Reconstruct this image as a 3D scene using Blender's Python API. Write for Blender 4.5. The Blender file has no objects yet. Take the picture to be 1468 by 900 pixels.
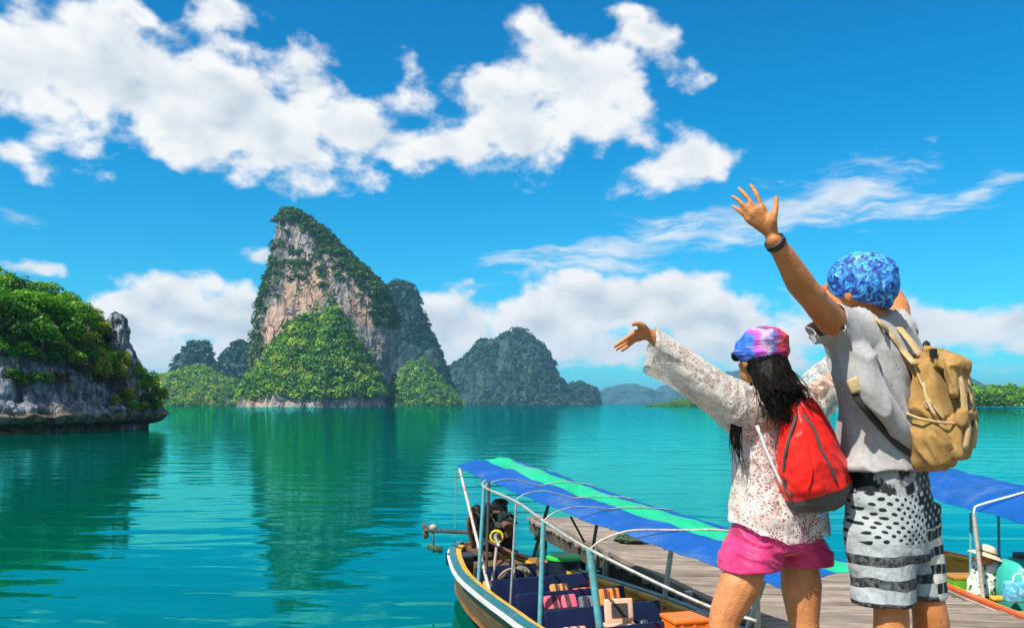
import bpy, bmesh, math, random
import numpy as np
from mathutils import Vector, Matrix, Euler

# ------------------------------------------------------------------ camera
FPX, CX, HY, CAMZ = 1250.0, 734.0, 578.0, 2.6      # focal length and horizon in photo pixels, camera height above the water
W0, H0 = 1468.0, 900.0
sc = bpy.context.scene
R = math.radians
cam_d = bpy.data.cameras.new('camera')
cam = bpy.data.objects.new('camera', cam_d)
sc.collection.objects.link(cam)
cam.location = (0, 0, CAMZ)
cam.rotation_euler = (R(90), 0, 0)
cam_d.sensor_fit = 'HORIZONTAL'
cam_d.sensor_width = 36.0
cam_d.lens = 36.0 * FPX / W0
cam_d.shift_y = (HY - H0 / 2) / W0
cam_d.clip_start = 0.05
cam_d.clip_end = 30000
sc.camera = cam

# ------------------------------------------------------------------ view, sampling
sc.view_settings.view_transform = 'Standard'
sc.view_settings.look = 'None'
sc.view_settings.exposure = 0.56
sc.view_settings.gamma = 1.0
sc.view_settings.use_curve_mapping = False
sc.cycles.max_bounces = 7
sc.cycles.diffuse_bounces = 3
sc.cycles.glossy_bounces = 3
sc.cycles.transparent_max_bounces = 10
sc.cycles.volume_bounces = 0
sc.cycles.use_denoising = True
sc.cycles.caustics_reflective = False
sc.cycles.caustics_refractive = False

SUN_AZ = 223.0       # degrees clockwise from +Y (the view): behind and to the left
SUN_EL = 52.0
sun_d = bpy.data.lights.new('sun', 'SUN')
sun_d.energy = 5.0
sun_d.angle = R(0.53)
sun_d.color = (1.0, 0.94, 0.84)
sun = bpy.data.objects.new('sun', sun_d)
sc.collection.objects.link(sun)
sun_dir = Vector((math.sin(R(SUN_AZ)) * math.cos(R(SUN_EL)), math.cos(R(SUN_AZ)) * math.cos(R(SUN_EL)), math.sin(R(SUN_EL))))
sun.rotation_euler = sun_dir.to_track_quat('Z', 'Y').to_euler()
sun.location = sun_dir * 60

# ------------------------------------------------------------------ node helper
class T:
    """small wrapper that builds node trees"""
    def __init__(self, tree):
        self.t = tree; self.n = tree.nodes; self.l = tree.links
    def node(self, typ, props=None, **inp):
        nd = self.n.new(typ)
        for k, v in (props or {}).items(): setattr(nd, k, v)
        for k, v in inp.items():
            key = int(k[1:]) if k[0] == 'i' and k[1:].isdigit() else k.replace('_', ' ')
            self.put(nd.inputs[key], v)
        return nd
    def put(self, sock, v):
        if isinstance(v, bpy.types.NodeSocket): self.l.new(v, sock)
        elif isinstance(v, bpy.types.Node): self.l.new(v.outputs[0], sock)
        else:
            if sock.type == 'RGBA' and len(v) == 3: v = (*v, 1)
            sock.default_value = v
    def m(self, op, a, b=0.0, c=None, clamp=False):
        nd = self.n.new('ShaderNodeMath'); nd.operation = op; nd.use_clamp = clamp
        self.put(nd.inputs[0], a); self.put(nd.inputs[1], b)
        if c is not None: self.put(nd.inputs[2], c)
        return nd.outputs[0]
    def v(self, op, a, b=(0, 0, 0), scale=None):
        nd = self.n.new('ShaderNodeVectorMath'); nd.operation = op
        self.put(nd.inputs[0], a); self.put(nd.inputs[1], b)
        if scale is not None: self.put(nd.inputs[3], scale)
        return nd.outputs[1] if op in ('LENGTH', 'DOT_PRODUCT', 'DISTANCE') else nd.outputs[0]
    def noise(self, vec, scale, detail=4, rough=0.5, dist=0.0, ntype='FBM'):
        nd = self.n.new('ShaderNodeTexNoise'); nd.noise_type = ntype
        self.put(nd.inputs['Vector'], vec); nd.inputs['Scale'].default_value = scale
        nd.inputs['Detail'].default_value = detail; nd.inputs['Roughness'].default_value = rough
        nd.inputs['Distortion'].default_value = dist
        return nd.outputs[0]
    def vor(self, vec, scale, feature='F1', rand=1.0, out=0):
        nd = self.n.new('ShaderNodeTexVoronoi'); nd.feature = feature
        self.put(nd.inputs['Vector'], vec); nd.inputs['Scale'].default_value = scale
        nd.inputs['Randomness'].default_value = rand
        return nd.outputs[out]
    def rng(self, val, a, b, c=0.0, d=1.0, smooth=False):
        nd = self.n.new('ShaderNodeMapRange'); nd.interpolation_type = 'SMOOTHSTEP' if smooth else 'LINEAR'
        for s, x in zip(nd.inputs[:5], (val, a, b, c, d)): self.put(s, x)
        return nd.outputs[0]
    def mix(self, f, a, b, blend='MIX'):
        nd = self.n.new('ShaderNodeMix'); nd.data_type = 'RGBA'; nd.blend_type = blend
        self.put(nd.inputs[0], f); self.put(nd.inputs[6], a); self.put(nd.inputs[7], b)
        return nd.outputs[2]
    def ramp(self, val, stops, interp='LINEAR'):
        nd = self.n.new('ShaderNodeValToRGB'); cr = nd.color_ramp; cr.interpolation = interp
        while len(cr.elements) < len(stops): cr.elements.new(0.5)
        for e, (p, c) in zip(cr.elements, stops):
            e.position = p; e.color = (*c, 1) if len(c) == 3 else c
        self.put(nd.inputs[0], val)
        return nd.outputs[0]
    def mapping(self, vec, loc=(0, 0, 0), rot=(0, 0, 0), scale=(1, 1, 1), typ='POINT'):
        nd = self.n.new('ShaderNodeMapping'); nd.vector_type = typ
        self.put(nd.inputs[0], vec)
        nd.inputs[1].default_value = loc; nd.inputs[2].default_value = rot; nd.inputs[3].default_value = scale
        return nd.outputs[0]
    def sep(self, vec):
        nd = self.n.new('ShaderNodeSeparateXYZ'); self.put(nd.inputs[0], vec); return nd.outputs
    def comb(self, x, y, z):
        nd = self.n.new('ShaderNodeCombineXYZ')
        for s, q in zip(nd.inputs, (x, y, z)): self.put(s, q)
        return nd.outputs[0]

# ------------------------------------------------------------------ sky
def px_dir(px, py):
    x = (px - CX) / FPX; z = (HY - py) / FPX
    return math.atan(x), math.atan(z / math.sqrt(1 + x * x))

CUMULUS = [  # px, py, rx, ry, tilt, weight : where the cumulus banks stand in the sky, turned into azimuth and elevation
    (70, 100, 150, 85, -25, 1.0), (190, 115, 190, 85, -25, 1.2), (330, 165, 190, 68, -20, 1.1), (255, 200, 220, 38, -2, .75),
    (440, 130, 75, 60, -35, .9), (490, 190, 120, 50, -20, .95), (560, 228, 120, 34, 0, .75), (20, 212, 80, 30, 0, .7),
    (640, 222, 120, 45, 10, .9), (730, 180, 140, 65, 12, 1.0), (690, 130, 75, 45, 0, .9), (825, 120, 120, 62, -15, 1.0),
    (780, 60, 60, 32, -20, .6), (880, 85, 60, 45, -20, .7), (975, 236, 85, 42, 12, .85), (930, 55, 90, 34, -40, .8),
    (970, 90, 50, 25, -30, .65), (895, 12, 50, 22, -10, .6), (318, 10, 62, 28, -10, .8), (335, 58, 55, 26, -25, .55),
    (200, 4, 90, 20, -20, .7), (590, 160, 60, 40, 0, .45), (592, 95, 26, 40, 20, .4), (930, 200, 60, 30, -50, .5),
    (225, 440, 95, 52, 0, 1.1), (310, 475, 110, 45, 0, 1.1), (180, 480, 110, 55, 0, 1.0), (350, 450, 55, 30, 0, .8),
    (640, 475, 110, 45, 0, 1.0), (760, 465, 150, 45, 0, 1.0), (850, 438, 120, 50, 0, 1.1), (958, 418, 95, 42, 0, 1.15),
    (1020, 455, 140, 48, 0, 1.1), (1180, 470, 170, 45, 0, 1.0), (1340, 462, 140, 40, 0, 1.0), (1460, 468, 120, 42, 0, 1.0),
    (950, 500, 480, 42, 0, .8), (370, 379, 30, 14, 0, .65), (45, 377, 70, 14, 0, .55), (260, 520, 260, 50, 0, .9),
    (700, 505, 300, 35, 0, .75), (1330, 205, 50, 14, 0, .32),
]
CIRRUS = [(900, 352, 270, 34, 14, 1.0), (1120, 312, 180, 36, 14, 1.1), (1220, 278, 95, 32, 6, 1.3), (1410, 262, 110, 18, 18, 1.0),
          (1300, 290, 140, 22, 10, .8), (720, 388, 80, 20, 10, .8), (20, 300, 60, 14, 0, .6)]

world = bpy.data.worlds.new('World'); sc.world = world; world.use_nodes = True
wt = world.node_tree; wt.nodes.clear(); w = T(wt)
grp = bpy.data.node_groups.new('cloud_density', 'ShaderNodeTree')
grp.interface.new_socket('dir', in_out='INPUT', socket_type='NodeSocketVector')
grp.interface.new_socket('cumulus', in_out='OUTPUT', socket_type='NodeSocketFloat')
grp.interface.new_socket('cirrus', in_out='OUTPUT', socket_type='NodeSocketFloat')
grp.interface.new_socket('puff', in_out='OUTPUT', socket_type='NodeSocketFloat')
g = T(grp)
gi = g.n.new('NodeGroupInput'); go = g.n.new('NodeGroupOutput')
d = g.v('NORMALIZE', gi.outputs[0])
dx, dy, dz = g.sep(d)
az = g.m('ARCTAN2', dx, dy); el = g.m('ARCSINE', dz)
warp = g.n.new('ShaderNodeTexNoise'); warp.inputs['Scale'].default_value = 9; warp.inputs['Detail'].default_value = 3
g.put(warp.inputs['Vector'], d)
wv = g.v('SCALE', g.v('SUBTRACT', warp.outputs[1], (.5, .5, .5)), scale=0.055)
ae = g.v('ADD', g.comb(az, el, 0.0), wv)
def blobs(lst):
    acc = None
    for (px, py, rx, ry, rot, wgt) in lst:
        a, e = px_dir(px, py)
        k = math.cos(a)
        mp = g.mapping(ae, (a, e, 0), (0, 0, R(rot)), (rx / FPX * k * k, ry / FPX * k, 10), 'TEXTURE')
        val = g.m('MULTIPLY_ADD', g.v('LENGTH', mp), -wgt * 0.8, wgt)
        acc = val if acc is None else g.m('SMOOTH_MAX', acc, val, 0.25)
    return acc
cum = blobs(CUMULUS)
cir = blobs(CIRRUS)
# beyond the view the same weather goes on: scattered banks from broad noise
broad = g.noise(g.v('MULTIPLY', d, (1, 1, 2.2)), 2.6, 2, .5)
away = g.m('MAXIMUM', g.rng(g.m('ABSOLUTE', az), .62, .85, smooth=True), g.rng(el, .48, .62, smooth=True))
cum = g.m('MAXIMUM', cum, g.m('SUBTRACT', g.m('MULTIPLY', away, g.rng(broad, .42, .72, 0, 1.2)), g.m('MULTIPLY_ADD', away, -1.0, 1.0)))
dn = g.v('MULTIPLY', d, (1, 1, 1.5))
n1 = g.noise(dn, 12, 6, .56, .25)
n2 = g.vor(g.v('ADD', dn, g.v('SCALE', warp.outputs[1], scale=.04)), 30, 'SMOOTH_F1')
n3 = g.noise(dn, 46, 4, .62)
puff = g.m('ADD', g.m('MULTIPLY', g.m('SUBTRACT', n1, .5), 1.7), g.m('MULTIPLY', g.m('SUBTRACT', .42, n2), .42))
dens = g.m('ADD', cum, g.m('ADD', puff, g.m('MULTIPLY', g.m('SUBTRACT', n3, .5), .45)))
g.put(go.inputs[2], puff)
g.put(go.inputs[0], dens)
st = g.mapping(ae, (0, 0, 0), (0, 0, R(-14)), (5, 34, 1))
nc = g.noise(st, 1.6, 6, .62, .6)
nc2 = g.noise(g.mapping(ae, (0, 0, 0), (0, 0, R(-20)), (30, 70, 1)), 1.0, 3, .6)
g.put(go.inputs[1], g.m('ADD', g.m('MULTIPLY_ADD', g.m('SUBTRACT', nc, .5), 2.6, cir), g.m('MULTIPLY', g.m('SUBTRACT', nc2, .5), 1.1)))

tc = w.n.new('ShaderNodeTexCoord')
dirv = tc.outputs['Generated']
def cloud_at(vec):
    nd = w.n.new('ShaderNodeGroup'); nd.node_tree = grp; w.put(nd.inputs[0], vec); return nd.outputs
c0 = cloud_at(dirv)
c1 = cloud_at(w.v('ADD', dirv, (-0.012, 0, 0.022)))
alpha = w.rng(c0[0], 0.14, 0.56, smooth=True)
shade = w.m('ADD', w.m('MULTIPLY', w.m('SUBTRACT', c1[2], c0[2]), 1.25), w.rng(c0[0], 0.40, 1.35, 0.0, 0.85))
shade = w.m('MINIMUM', w.m('MAXIMUM', shade, 0.0), 1.0)
cloud_col = w.mix(shade, (0.67, 0.67, 0.67), (0.32, 0.40, 0.48))
_, _, sz = w.sep(dirv)
cloud_col = w.mix(w.rng(sz, 0.0, 0.09, 0.5, 0.0), cloud_col, (0.40, 0.55, 0.64))      # cumulus low over the sea is seen through more air
sky = w.n.new('ShaderNodeTexSky')
sky.sky_type = 'NISHITA'; sky.sun_disc = False
sky.sun_elevation = R(SUN_EL); sky.sun_rotation = R(SUN_AZ)
sky.altitude = 0; sky.air_density = 1.0; sky.dust_density = 0.3; sky.ozone_density = 3.0
SKY_STRENGTH = 0.10
# a polarised, saturated tropical sky: less red and green than the raw model
graded = w.v('MAXIMUM', w.v('MULTIPLY', w.v('SUBTRACT', sky.outputs[0], (1.70, 0.42, 0.0)), (0.18, 0.88, 1.04)), (0.0, 0.0, 0.0))
bg_sky = w.node('ShaderNodeBackground', None, Color=graded, Strength=SKY_STRENGTH)
bg_cl = w.node('ShaderNodeBackground', None, Color=cloud_col, Strength=1.0)
ci_a = w.m('MULTIPLY', w.rng(c0[1], 0.15, 1.25, smooth=True), 0.78)
a_all = w.m('MAXIMUM', alpha, ci_a)
mixw = w.n.new('ShaderNodeMixShader')
w.put(mixw.inputs[0], w.m('MULTIPLY', a_all, w.rng(sz, -0.005, 0.012)))
w.l.new(bg_sky.outputs[0], mixw.inputs[1]); w.l.new(bg_cl.outputs[0], mixw.inputs[2])
wo = w.n.new('ShaderNodeOutputWorld'); w.l.new(mixw.outputs[0], wo.inputs[0])
world.cycles.sampling_method = 'MANUAL'; world.cycles.sample_map_resolution = 512

# ------------------------------------------------------------------ mesh helpers
def P(px, py, Y):
    """photo pixel at depth Y (metres in front of the camera) -> world point"""
    return Vector(((px - CX) / FPX * Y, Y, CAMZ - (py - HY) / FPX * Y))
def PZ(px, py, z):
    """photo pixel on the level plane z -> world point"""
    return P(px, py, (CAMZ - z) * FPX / (py - HY))
rs = np.random.RandomState(7)
random.seed(7)

def tag(o, label=None, cat=None, group=None, kind=None):
    if label: o['label'] = label
    if cat: o['category'] = cat
    if group: o['group'] = group
    if kind: o['kind'] = kind
    return o
def link(o, parent=None):
    sc.collection.objects.link(o)
    if parent is not None:
        o.parent = parent
        if parent.get('_mi') is None: pass
        o.matrix_parent_inverse = parent.matrix_world.inverted()
    return o
def empty(name, loc=(0, 0, 0), rz=0.0):
    o = bpy.data.objects.new(name, None)
    o.empty_display_size = 0.2
    o.location = loc; o.rotation_euler = (0, 0, rz)
    sc.collection.objects.link(o)
    o.matrix_world = Matrix.Translation(Vector(loc)) @ Matrix.Rotation(rz, 4, 'Z')
    return o
def np_mesh(name, V, F, smooth=False):
    """V (n,3); F list of int arrays (m,k) with k corners"""
    me = bpy.data.meshes.new(name)
    V = np.asarray(V, dtype=np.float32)
    if isinstance(F, np.ndarray): F = [F]
    F = [np.asarray(f, dtype=np.int32) for f in F if len(f)]
    loops = np.concatenate([f.ravel() for f in F])
    tot = np.concatenate([np.full(len(f), f.shape[1], np.int32) for f in F])
    start = np.concatenate([[0], np.cumsum(tot)[:-1]]).astype(np.int32)
    me.vertices.add(len(V)); me.vertices.foreach_set('co', V.ravel())
    me.loops.add(len(loops)); me.loops.foreach_set('vertex_index', loops)
    me.polygons.add(len(tot)); me.polygons.foreach_set('loop_start', start); me.polygons.foreach_set('loop_total', tot)
    if smooth: me.polygons.foreach_set('use_smooth', np.ones(len(tot), dtype=bool))
    me.update(calc_edges=True); me.validate()
    return me
def obj(name, me, mat=None, parent=None, loc=None):
    o = bpy.data.objects.new(name, me)
    if mat is not None and len(me.materials) == 0: me.materials.append(mat)
    if loc is not None: o.location = loc
    link(o, parent)
    return o
class MB:
    """collects shapes for one mesh"""
    def __init__(self): self.v = []; self.f = []; self.n = 0
    def add(self, V, F):
        V = [tuple(p) for p in V]
        self.f += [[i + self.n for i in q] for q in F]; self.v += V; self.n += len(V); return self
    def box(self, c, s, rot=None, taper=1.0):
        x, y, z = s[0] / 2, s[1] / 2, s[2] / 2
        pts = [Vector((a * x * (taper if e > 0 else 1), b * y * (taper if e > 0 else 1), e * z)) for e in (-1, 1) for b in (-1, 1) for a in (-1, 1)]
        if rot is not None: pts = [rot @ p for p in pts]
        c = Vector(c)
        return self.add([p + c for p in pts], [(0, 2, 3, 1), (4, 5, 7, 6), (0, 1, 5, 4), (2, 6, 7, 3), (0, 4, 6, 2), (1, 3, 7, 5)])
    def rbox(self, c, s, b=0.02, rot=None):
        """box with chamfered edges"""
        bm = bmesh.new(); bmesh.ops.create_cube(bm, size=1.0)
        for v in bm.verts: v.co = Vector((v.co.x * s[0], v.co.y * s[1], v.co.z * s[2]))
        bmesh.ops.bevel(bm, geom=list(bm.edges), offset=b, segments=2, affect='EDGES', profile=.6)
        V = [(rot @ v.co if rot is not None else v.co) + Vector(c) for v in bm.verts]
        bm.verts.index_update()
        F = [[v.index for v in f.verts] for f in bm.faces]; bm.free()
        return self.add(V, F)
    def loft(self, rings, cap=True, closed=True):
        n = len(rings[0]); V = [p for r in rings for p in r]; F = []
        for i in range(len(rings) - 1):
            for j in range(n if closed else n - 1):
                k = (j + 1) % n
                F.append((i * n + j, i * n + k, (i + 1) * n + k, (i + 1) * n + j))
        if cap and closed:
            F.append(tuple(range(n))[::-1]); F.append(tuple((len(rings) - 1) * n + j for j in range(n)))
        return self.add(V, F)
    def tube(self, pts, r, n=8, cap=True, flat=None, up=None):
        """swept round tube through pts; r number or list; flat = (a,b) scales the section across"""
        pts = [Vector(p) for p in pts]; m = len(pts)
        rr = [r] * m if not hasattr(r, '__len__') else list(r)
        rings = []; prev = None
        for i in range(m):
            t = (pts[min(i + 1, m - 1)] - pts[max(i - 1, 0)]).normalized()
            if prev is None:
                ref = Vector(up) if up is not None else (Vector((0, 0, 1)) if abs(t.z) < .9 else Vector((1, 0, 0)))
                a = (ref - t * ref.dot(t)).normalized()
            else:
                a = (prev - t * prev.dot(t)).normalized()
            prev = a; b = t.cross(a)
            fa, fb = (1, 1) if flat is None else flat
            rings.append([pts[i] + (a * math.cos(q) * fa + b * math.sin(q) * fb) * rr[i] for q in (2 * math.pi * j / n for j in range(n))])
        return self.loft(rings, cap)
    def ball(self, c, r, seg=12, rot=None):
        r = (r, r, r) if not hasattr(r, '__len__') else r
        rings = []
        for i in range(1, seg):
            ph = math.pi * i / seg
            ring = [Vector((r[0] * math.sin(ph) * math.cos(q), r[1] * math.sin(ph) * math.sin(q), -r[2] * math.cos(ph))) for q in (2 * math.pi * j / (seg * 2) for j in range(seg * 2))]
            rings.append([(rot @ p if rot is not None else p) + Vector(c) for p in ring])
        return self.loft(rings, True)
    def disc(self, c, nrm, r, n=16, h=0.02):
        nrm = Vector(nrm).normalized()
        return self.tube([Vector(c) - nrm * h / 2, Vector(c) + nrm * h / 2], r, n)
    def mesh(self, name, smooth=False):
        me = bpy.data.meshes.new(name); me.from_pydata(self.v, [], self.f)
        if smooth: me.polygons.foreach_set('use_smooth', [True] * len(me.polygons))
        me.update(); return me
    def build(self, name, mat, parent=None, smooth=False, sharp=None):
        me = self.mesh(name, smooth)
        if sharp is not None: me.set_sharp_from_angle(angle=R(sharp))
        return obj(name, me, mat, parent)

def smooth_path(pts, n=8):
    """Catmull-Rom through pts"""
    pts = [Vector(p) for p in pts]; out = []
    q = [pts[0] * 2 - pts[1]] + pts + [pts[-1] * 2 - pts[-2]]
    for i in range(1, len(q) - 2):
        for k in range(n):
            t = k / n; a, b, c, d_ = q[i - 1], q[i], q[i + 1], q[i + 2]
            out.append(0.5 * ((2 * b) + (c - a) * t + (2 * a - 5 * b + 4 * c - d_) * t * t + (3 * b - a - 3 * c + d_) * t ** 3))
    out.append(pts[-1]); return out

# ------------------------------------------------------------------ numpy noise
def _hash(i, j, k, seed):
    h = (i.astype(np.uint32) * np.uint32(374761393) + j.astype(np.uint32) * np.uint32(668265263) + k.astype(np.uint32) * np.uint32(2147483647) + np.uint32(seed * 974711 + 13))
    h = (h ^ (h >> np.uint32(13))) * np.uint32(1274126177)
    h = h ^ (h >> np.uint32(16))
    return (h & np.uint32(0xffff)).astype(np.float64) / 65535.0
def vnoise(p, seed=0):
    p = np.asarray(p, float); f = np.floor(p); t = p - f; t = t * t * t * (t * (t * 6 - 15) + 10)
    i = f.astype(np.int64); r = 0
    for a in (0, 1):
        for b in (0, 1):
            for c in (0, 1):
                wgt = (t[..., 0] if a else 1 - t[..., 0]) * (t[..., 1] if b else 1 - t[..., 1]) * (t[..., 2] if c else 1 - t[..., 2])
                r = r + wgt * _hash(i[..., 0] + a, i[..., 1] + b, i[..., 2] + c, seed)
    return r * 2 - 1
def fbm(p, octv=4, seed=0, gain=.5, lac=2.03):
    p = np.asarray(p, float); a = 1.0; s = 0; tot = 0
    for o in range(octv):
        s = s + a * vnoise(p, seed + o); tot += a; a *= gain; p = p * lac + 3.7
    return s / tot

# ------------------------------------------------------------------ material helper
def new_mat(name):
    m_ = bpy.data.materials.new(name); m_.use_nodes = True
    t = T(m_.node_tree); t.n.clear()
    out = t.n.new('ShaderNodeOutputMaterial')
    return m_, t, out
def pbr(name, color, rough=.6, var=.12, scale=8.0, bump=0.0, bscale=40.0, metal=0.0, spec=.4, dirt=None, dirt_scale=3.0, dirt_amt=.5, coat=0.0):
    """plain painted / cloth / metal surface with mottled colour, worn patches and fine relief"""
    m_, t, out = new_mat(name)
    co = t.n.new('ShaderNodeTexCoord').outputs['Object']
    n = t.noise(co, scale, 5, .6)
    col = t.mix(t.rng(n, .3, .7), tuple(c * (1 - var) for c in color), tuple(min(1, c * (1 + var)) for c in color))
    if dirt:
        dn_ = t.noise(co, dirt_scale, 6, .65)
        col = t.mix(t.rng(dn_, .5, .68, 0, dirt_amt, True), col, dirt)
    b = t.node('ShaderNodeBsdfPrincipled', None, Base_Color=col, Metallic=metal, IOR=1.45)
    t.put(b.inputs['Roughness'], t.rng(n, .2, .8, max(.05, rough - .12), min(1, rough + .12)))
    b.inputs['Specular IOR Level'].default_value = spec
    b.inputs['Coat Weight'].default_value = coat
    if bump:
        bn = t.noise(co, bscale, 5, .6)
        bp = t.node('ShaderNodeBump', None, Strength=1.0, Distance=bump, Height=bn)
        t.put(b.inputs['Normal'], bp.outputs[0])
    t.l.new(b.outputs[0], out.inputs[0])
    return m_
# ================================================================== SETTING: water, islands, vegetation, haze
# ---- water
m_water, t, out = new_mat('sea_water')
geo = t.n.new('ShaderNodeNewGeometry'); pos = geo.outputs['Position']
warp_ = t.v('ADD', pos, t.v('SCALE', t.node('ShaderNodeTexNoise', None, Vector=pos, Scale=.06, Detail=2.0).outputs[1], scale=3.0))
h1 = t.noise(t.mapping(warp_, rot=(0, 0, R(7)), scale=(.34, 1.0, 1)), .75, 1.6, .45, .5)      # smooth swell lines
h2 = t.noise(t.mapping(warp_, rot=(0, 0, R(-16)), scale=(.5, 1.2, 1)), 2.3, 2, .5, .3)
h3 = t.noise(t.mapping(pos, rot=(0, 0, R(20)), scale=(.6, 1, 1)), 8.0, 2, .5)
gust = t.noise(t.mapping(pos, scale=(.5, 1, 1)), .03, 4, .6)
gst = t.rng(gust, .36, .66, .35, 1.5)
hh = t.m('ADD', t.m('MULTIPLY', h1, .040), t.m('MULTIPLY', t.m('MULTIPLY_ADD', h2, .0085, t.m('MULTIPLY', h3, .0012)), gst))
bp = t.node('ShaderNodeBump', None, Strength=1.0, Distance=1.0, Height=hh)
fr = t.node('ShaderNodeFresnel', None, IOR=1.9, Normal=bp.outputs[0])
base = t.mix(t.rng(t.noise(pos, .012, 3, .5), .3, .7), (0.0, .080, .056), (0.0, .098, .072))
dif = t.node('ShaderNodeBsdfDiffuse', None, Color=base)
gl = t.node('ShaderNodeBsdfGlossy', None, Color=(.12, 1.0, .97), Roughness=.02, Normal=bp.outputs[0])
mx = t.n.new('ShaderNodeMixShader'); t.put(mx.inputs[0], t.m('MULTIPLY', fr.outputs[0], .97))
t.l.new(dif.outputs[0], mx.inputs[1]); t.l.new(gl.outputs[0], mx.inputs[2]); t.l.new(mx.outputs[0], out.inputs[0])
SEA = 9000.0
water = obj('water', np_mesh('water', [(-SEA, -60, 0), (SEA, -60, 0), (SEA, SEA, 0), (-SEA, SEA, 0)], np.array([[0, 1, 2, 3]])), m_water)
tag(water, 'calm turquoise sea with small ripples filling the bay', 'sea', kind='structure')

# ---- rock and foliage materials
def rock_mat(name, pale, grey, dark, warm, sc_, warm_amt=.5, moss=None):
    m_, t, out = new_mat(name)
    pos = t.n.new('ShaderNodeNewGeometry').outputs['Position']
    st = t.mapping(pos, scale=(1, 1, .22))
    n1 = t.noise(st, sc_, 7, .62, .8); n2 = t.noise(st, sc_ * 3.3, 6, .65, .4); n3 = t.noise(pos, sc_ * .35, 3, .5)
    col = t.mix(t.rng(n1, .36, .62, smooth=True), dark, grey)
    col = t.mix(t.rng(n2, .46, .68, 0, .8, True), col, pale)
    col = t.mix(t.rng(t.m('MULTIPLY_ADD', n1, .5, n3), .74, .92, 0, warm_amt, True), col, warm)
    if moss: col = t.mix(t.rng(t.noise(pos, sc_ * .8, 5, .6), .5, .62, 0, .75, True), col, moss)
    crack = t.vor(t.v('ADD', st, t.v('SCALE', t.node('ShaderNodeTexNoise', None, Vector=pos, Scale=sc_ * 2).outputs[1], scale=.5 / sc_)), sc_ * 1.4, 'DISTANCE_TO_EDGE')
    col = t.mix(t.rng(crack, 0, .06, .6, 0), col, dark)
    b = t.node('ShaderNodeBsdfPrincipled', None, Base_Color=col, Roughness=.9)
    b.inputs['Specular IOR Level'].default_value = .2
    hgt = t.m('ADD', t.m('MULTIPLY', n1, 1.0), t.m('ADD', t.m('MULTIPLY', n2, .5), t.rng(crack, 0, .1, 0, .25)))
    bp = t.node('ShaderNodeBump', None, Strength=1.0, Distance=.5 / sc_, Height=hgt)
    t.put(b.inputs['Normal'], bp.outputs[0]); t.l.new(b.outputs[0], out.inputs[0])
    return m_
def leaf_mat(name, c1, c2, c3, nscale, trans=.3, fold=0.0):
    """leaves: colour differs from crown to crown (tint) and in patches"""
    m_, t, out = new_mat(name)
    pos = t.n.new('ShaderNodeNewGeometry').outputs['Position']
    at = t.n.new('ShaderNodeAttribute'); at.attribute_name = 'tint'
    oi = t.n.new('ShaderNodeObjectInfo')
    n = t.m('ADD', t.m('MULTIPLY', t.noise(pos, nscale, 4, .6), .6), t.m('ADD', t.m('MULTIPLY', at.outputs['Fac'], .5), t.m('MULTIPLY_ADD', oi.outputs['Random'], .2, -.15)))
    col = t.ramp(n, [(.25, c1), (.5, c2), (.78, c3)])
    df = t.node('ShaderNodeBsdfDiffuse', None, Color=col)
    tr = t.node('ShaderNodeBsdfTranslucent', None, Color=col)
    gs = t.node('ShaderNodeBsdfGlossy', None, Color=(.5, .5, .5), Roughness=.45)
    m1 = t.n.new('ShaderNodeMixShader'); m1.inputs[0].default_value = trans
    m2 = t.n.new('ShaderNodeMixShader'); m2.inputs[0].default_value = .04
    t.l.new(df.outputs[0], m1.inputs[1]); t.l.new(tr.outputs[0], m1.inputs[2])
    t.l.new(m1.outputs[0], m2.inputs[1]); t.l.new(gs.outputs[0], m2.inputs[2]); t.l.new(m2.outputs[0], out.inputs[0])
    return m_
m_rock_main = rock_mat('limestone_warm', (.54, .48, .43), (.28, .255, .245), (.10, .092, .09), (.58, .32, .19), .07, .6)
m_rock_far = rock_mat('limestone_overgrown', (.10, .135, .125), (.035, .075, .066), (.015, .045, .040), (.20, .18, .15), .03, .12, moss=(.012, .058, .040))
m_rock_near = rock_mat('limestone_grey', (.50, .50, .52), (.20, .23, .29), (.05, .055, .07), (.30, .22, .15), .55, .45)
m_rock_tide = rock_mat('limestone_tidal', (.36, .31, .23), (.23, .19, .14), (.07, .06, .05), (.3, .24, .16), .6, .5)
m_leaf_far = leaf_mat('leaves_island', (.030, .11, .004), (.095, .28, .006), (.33, .44, .010), .05)
m_leaf_cliff = leaf_mat('leaves_cliff', (.022, .07, .010), (.05, .14, .014), (.12, .21, .02), .05)
m_leaf_dark = leaf_mat('leaves_distant', (.007, .042, .032), (.015, .070, .046), (.036, .105, .046), .02)
m_leaf_mangrove = leaf_mat('leaves_mangrove', (.06, .17, .012), (.12, .32, .014), (.22, .42, .02), .12)
m_range = pbr('distant_forest', (.018, .060, .050), .95, .35, .02)
m_hill_soil = pbr('hill_soil', (.035, .065, .02), .95, .4, .05)

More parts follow.
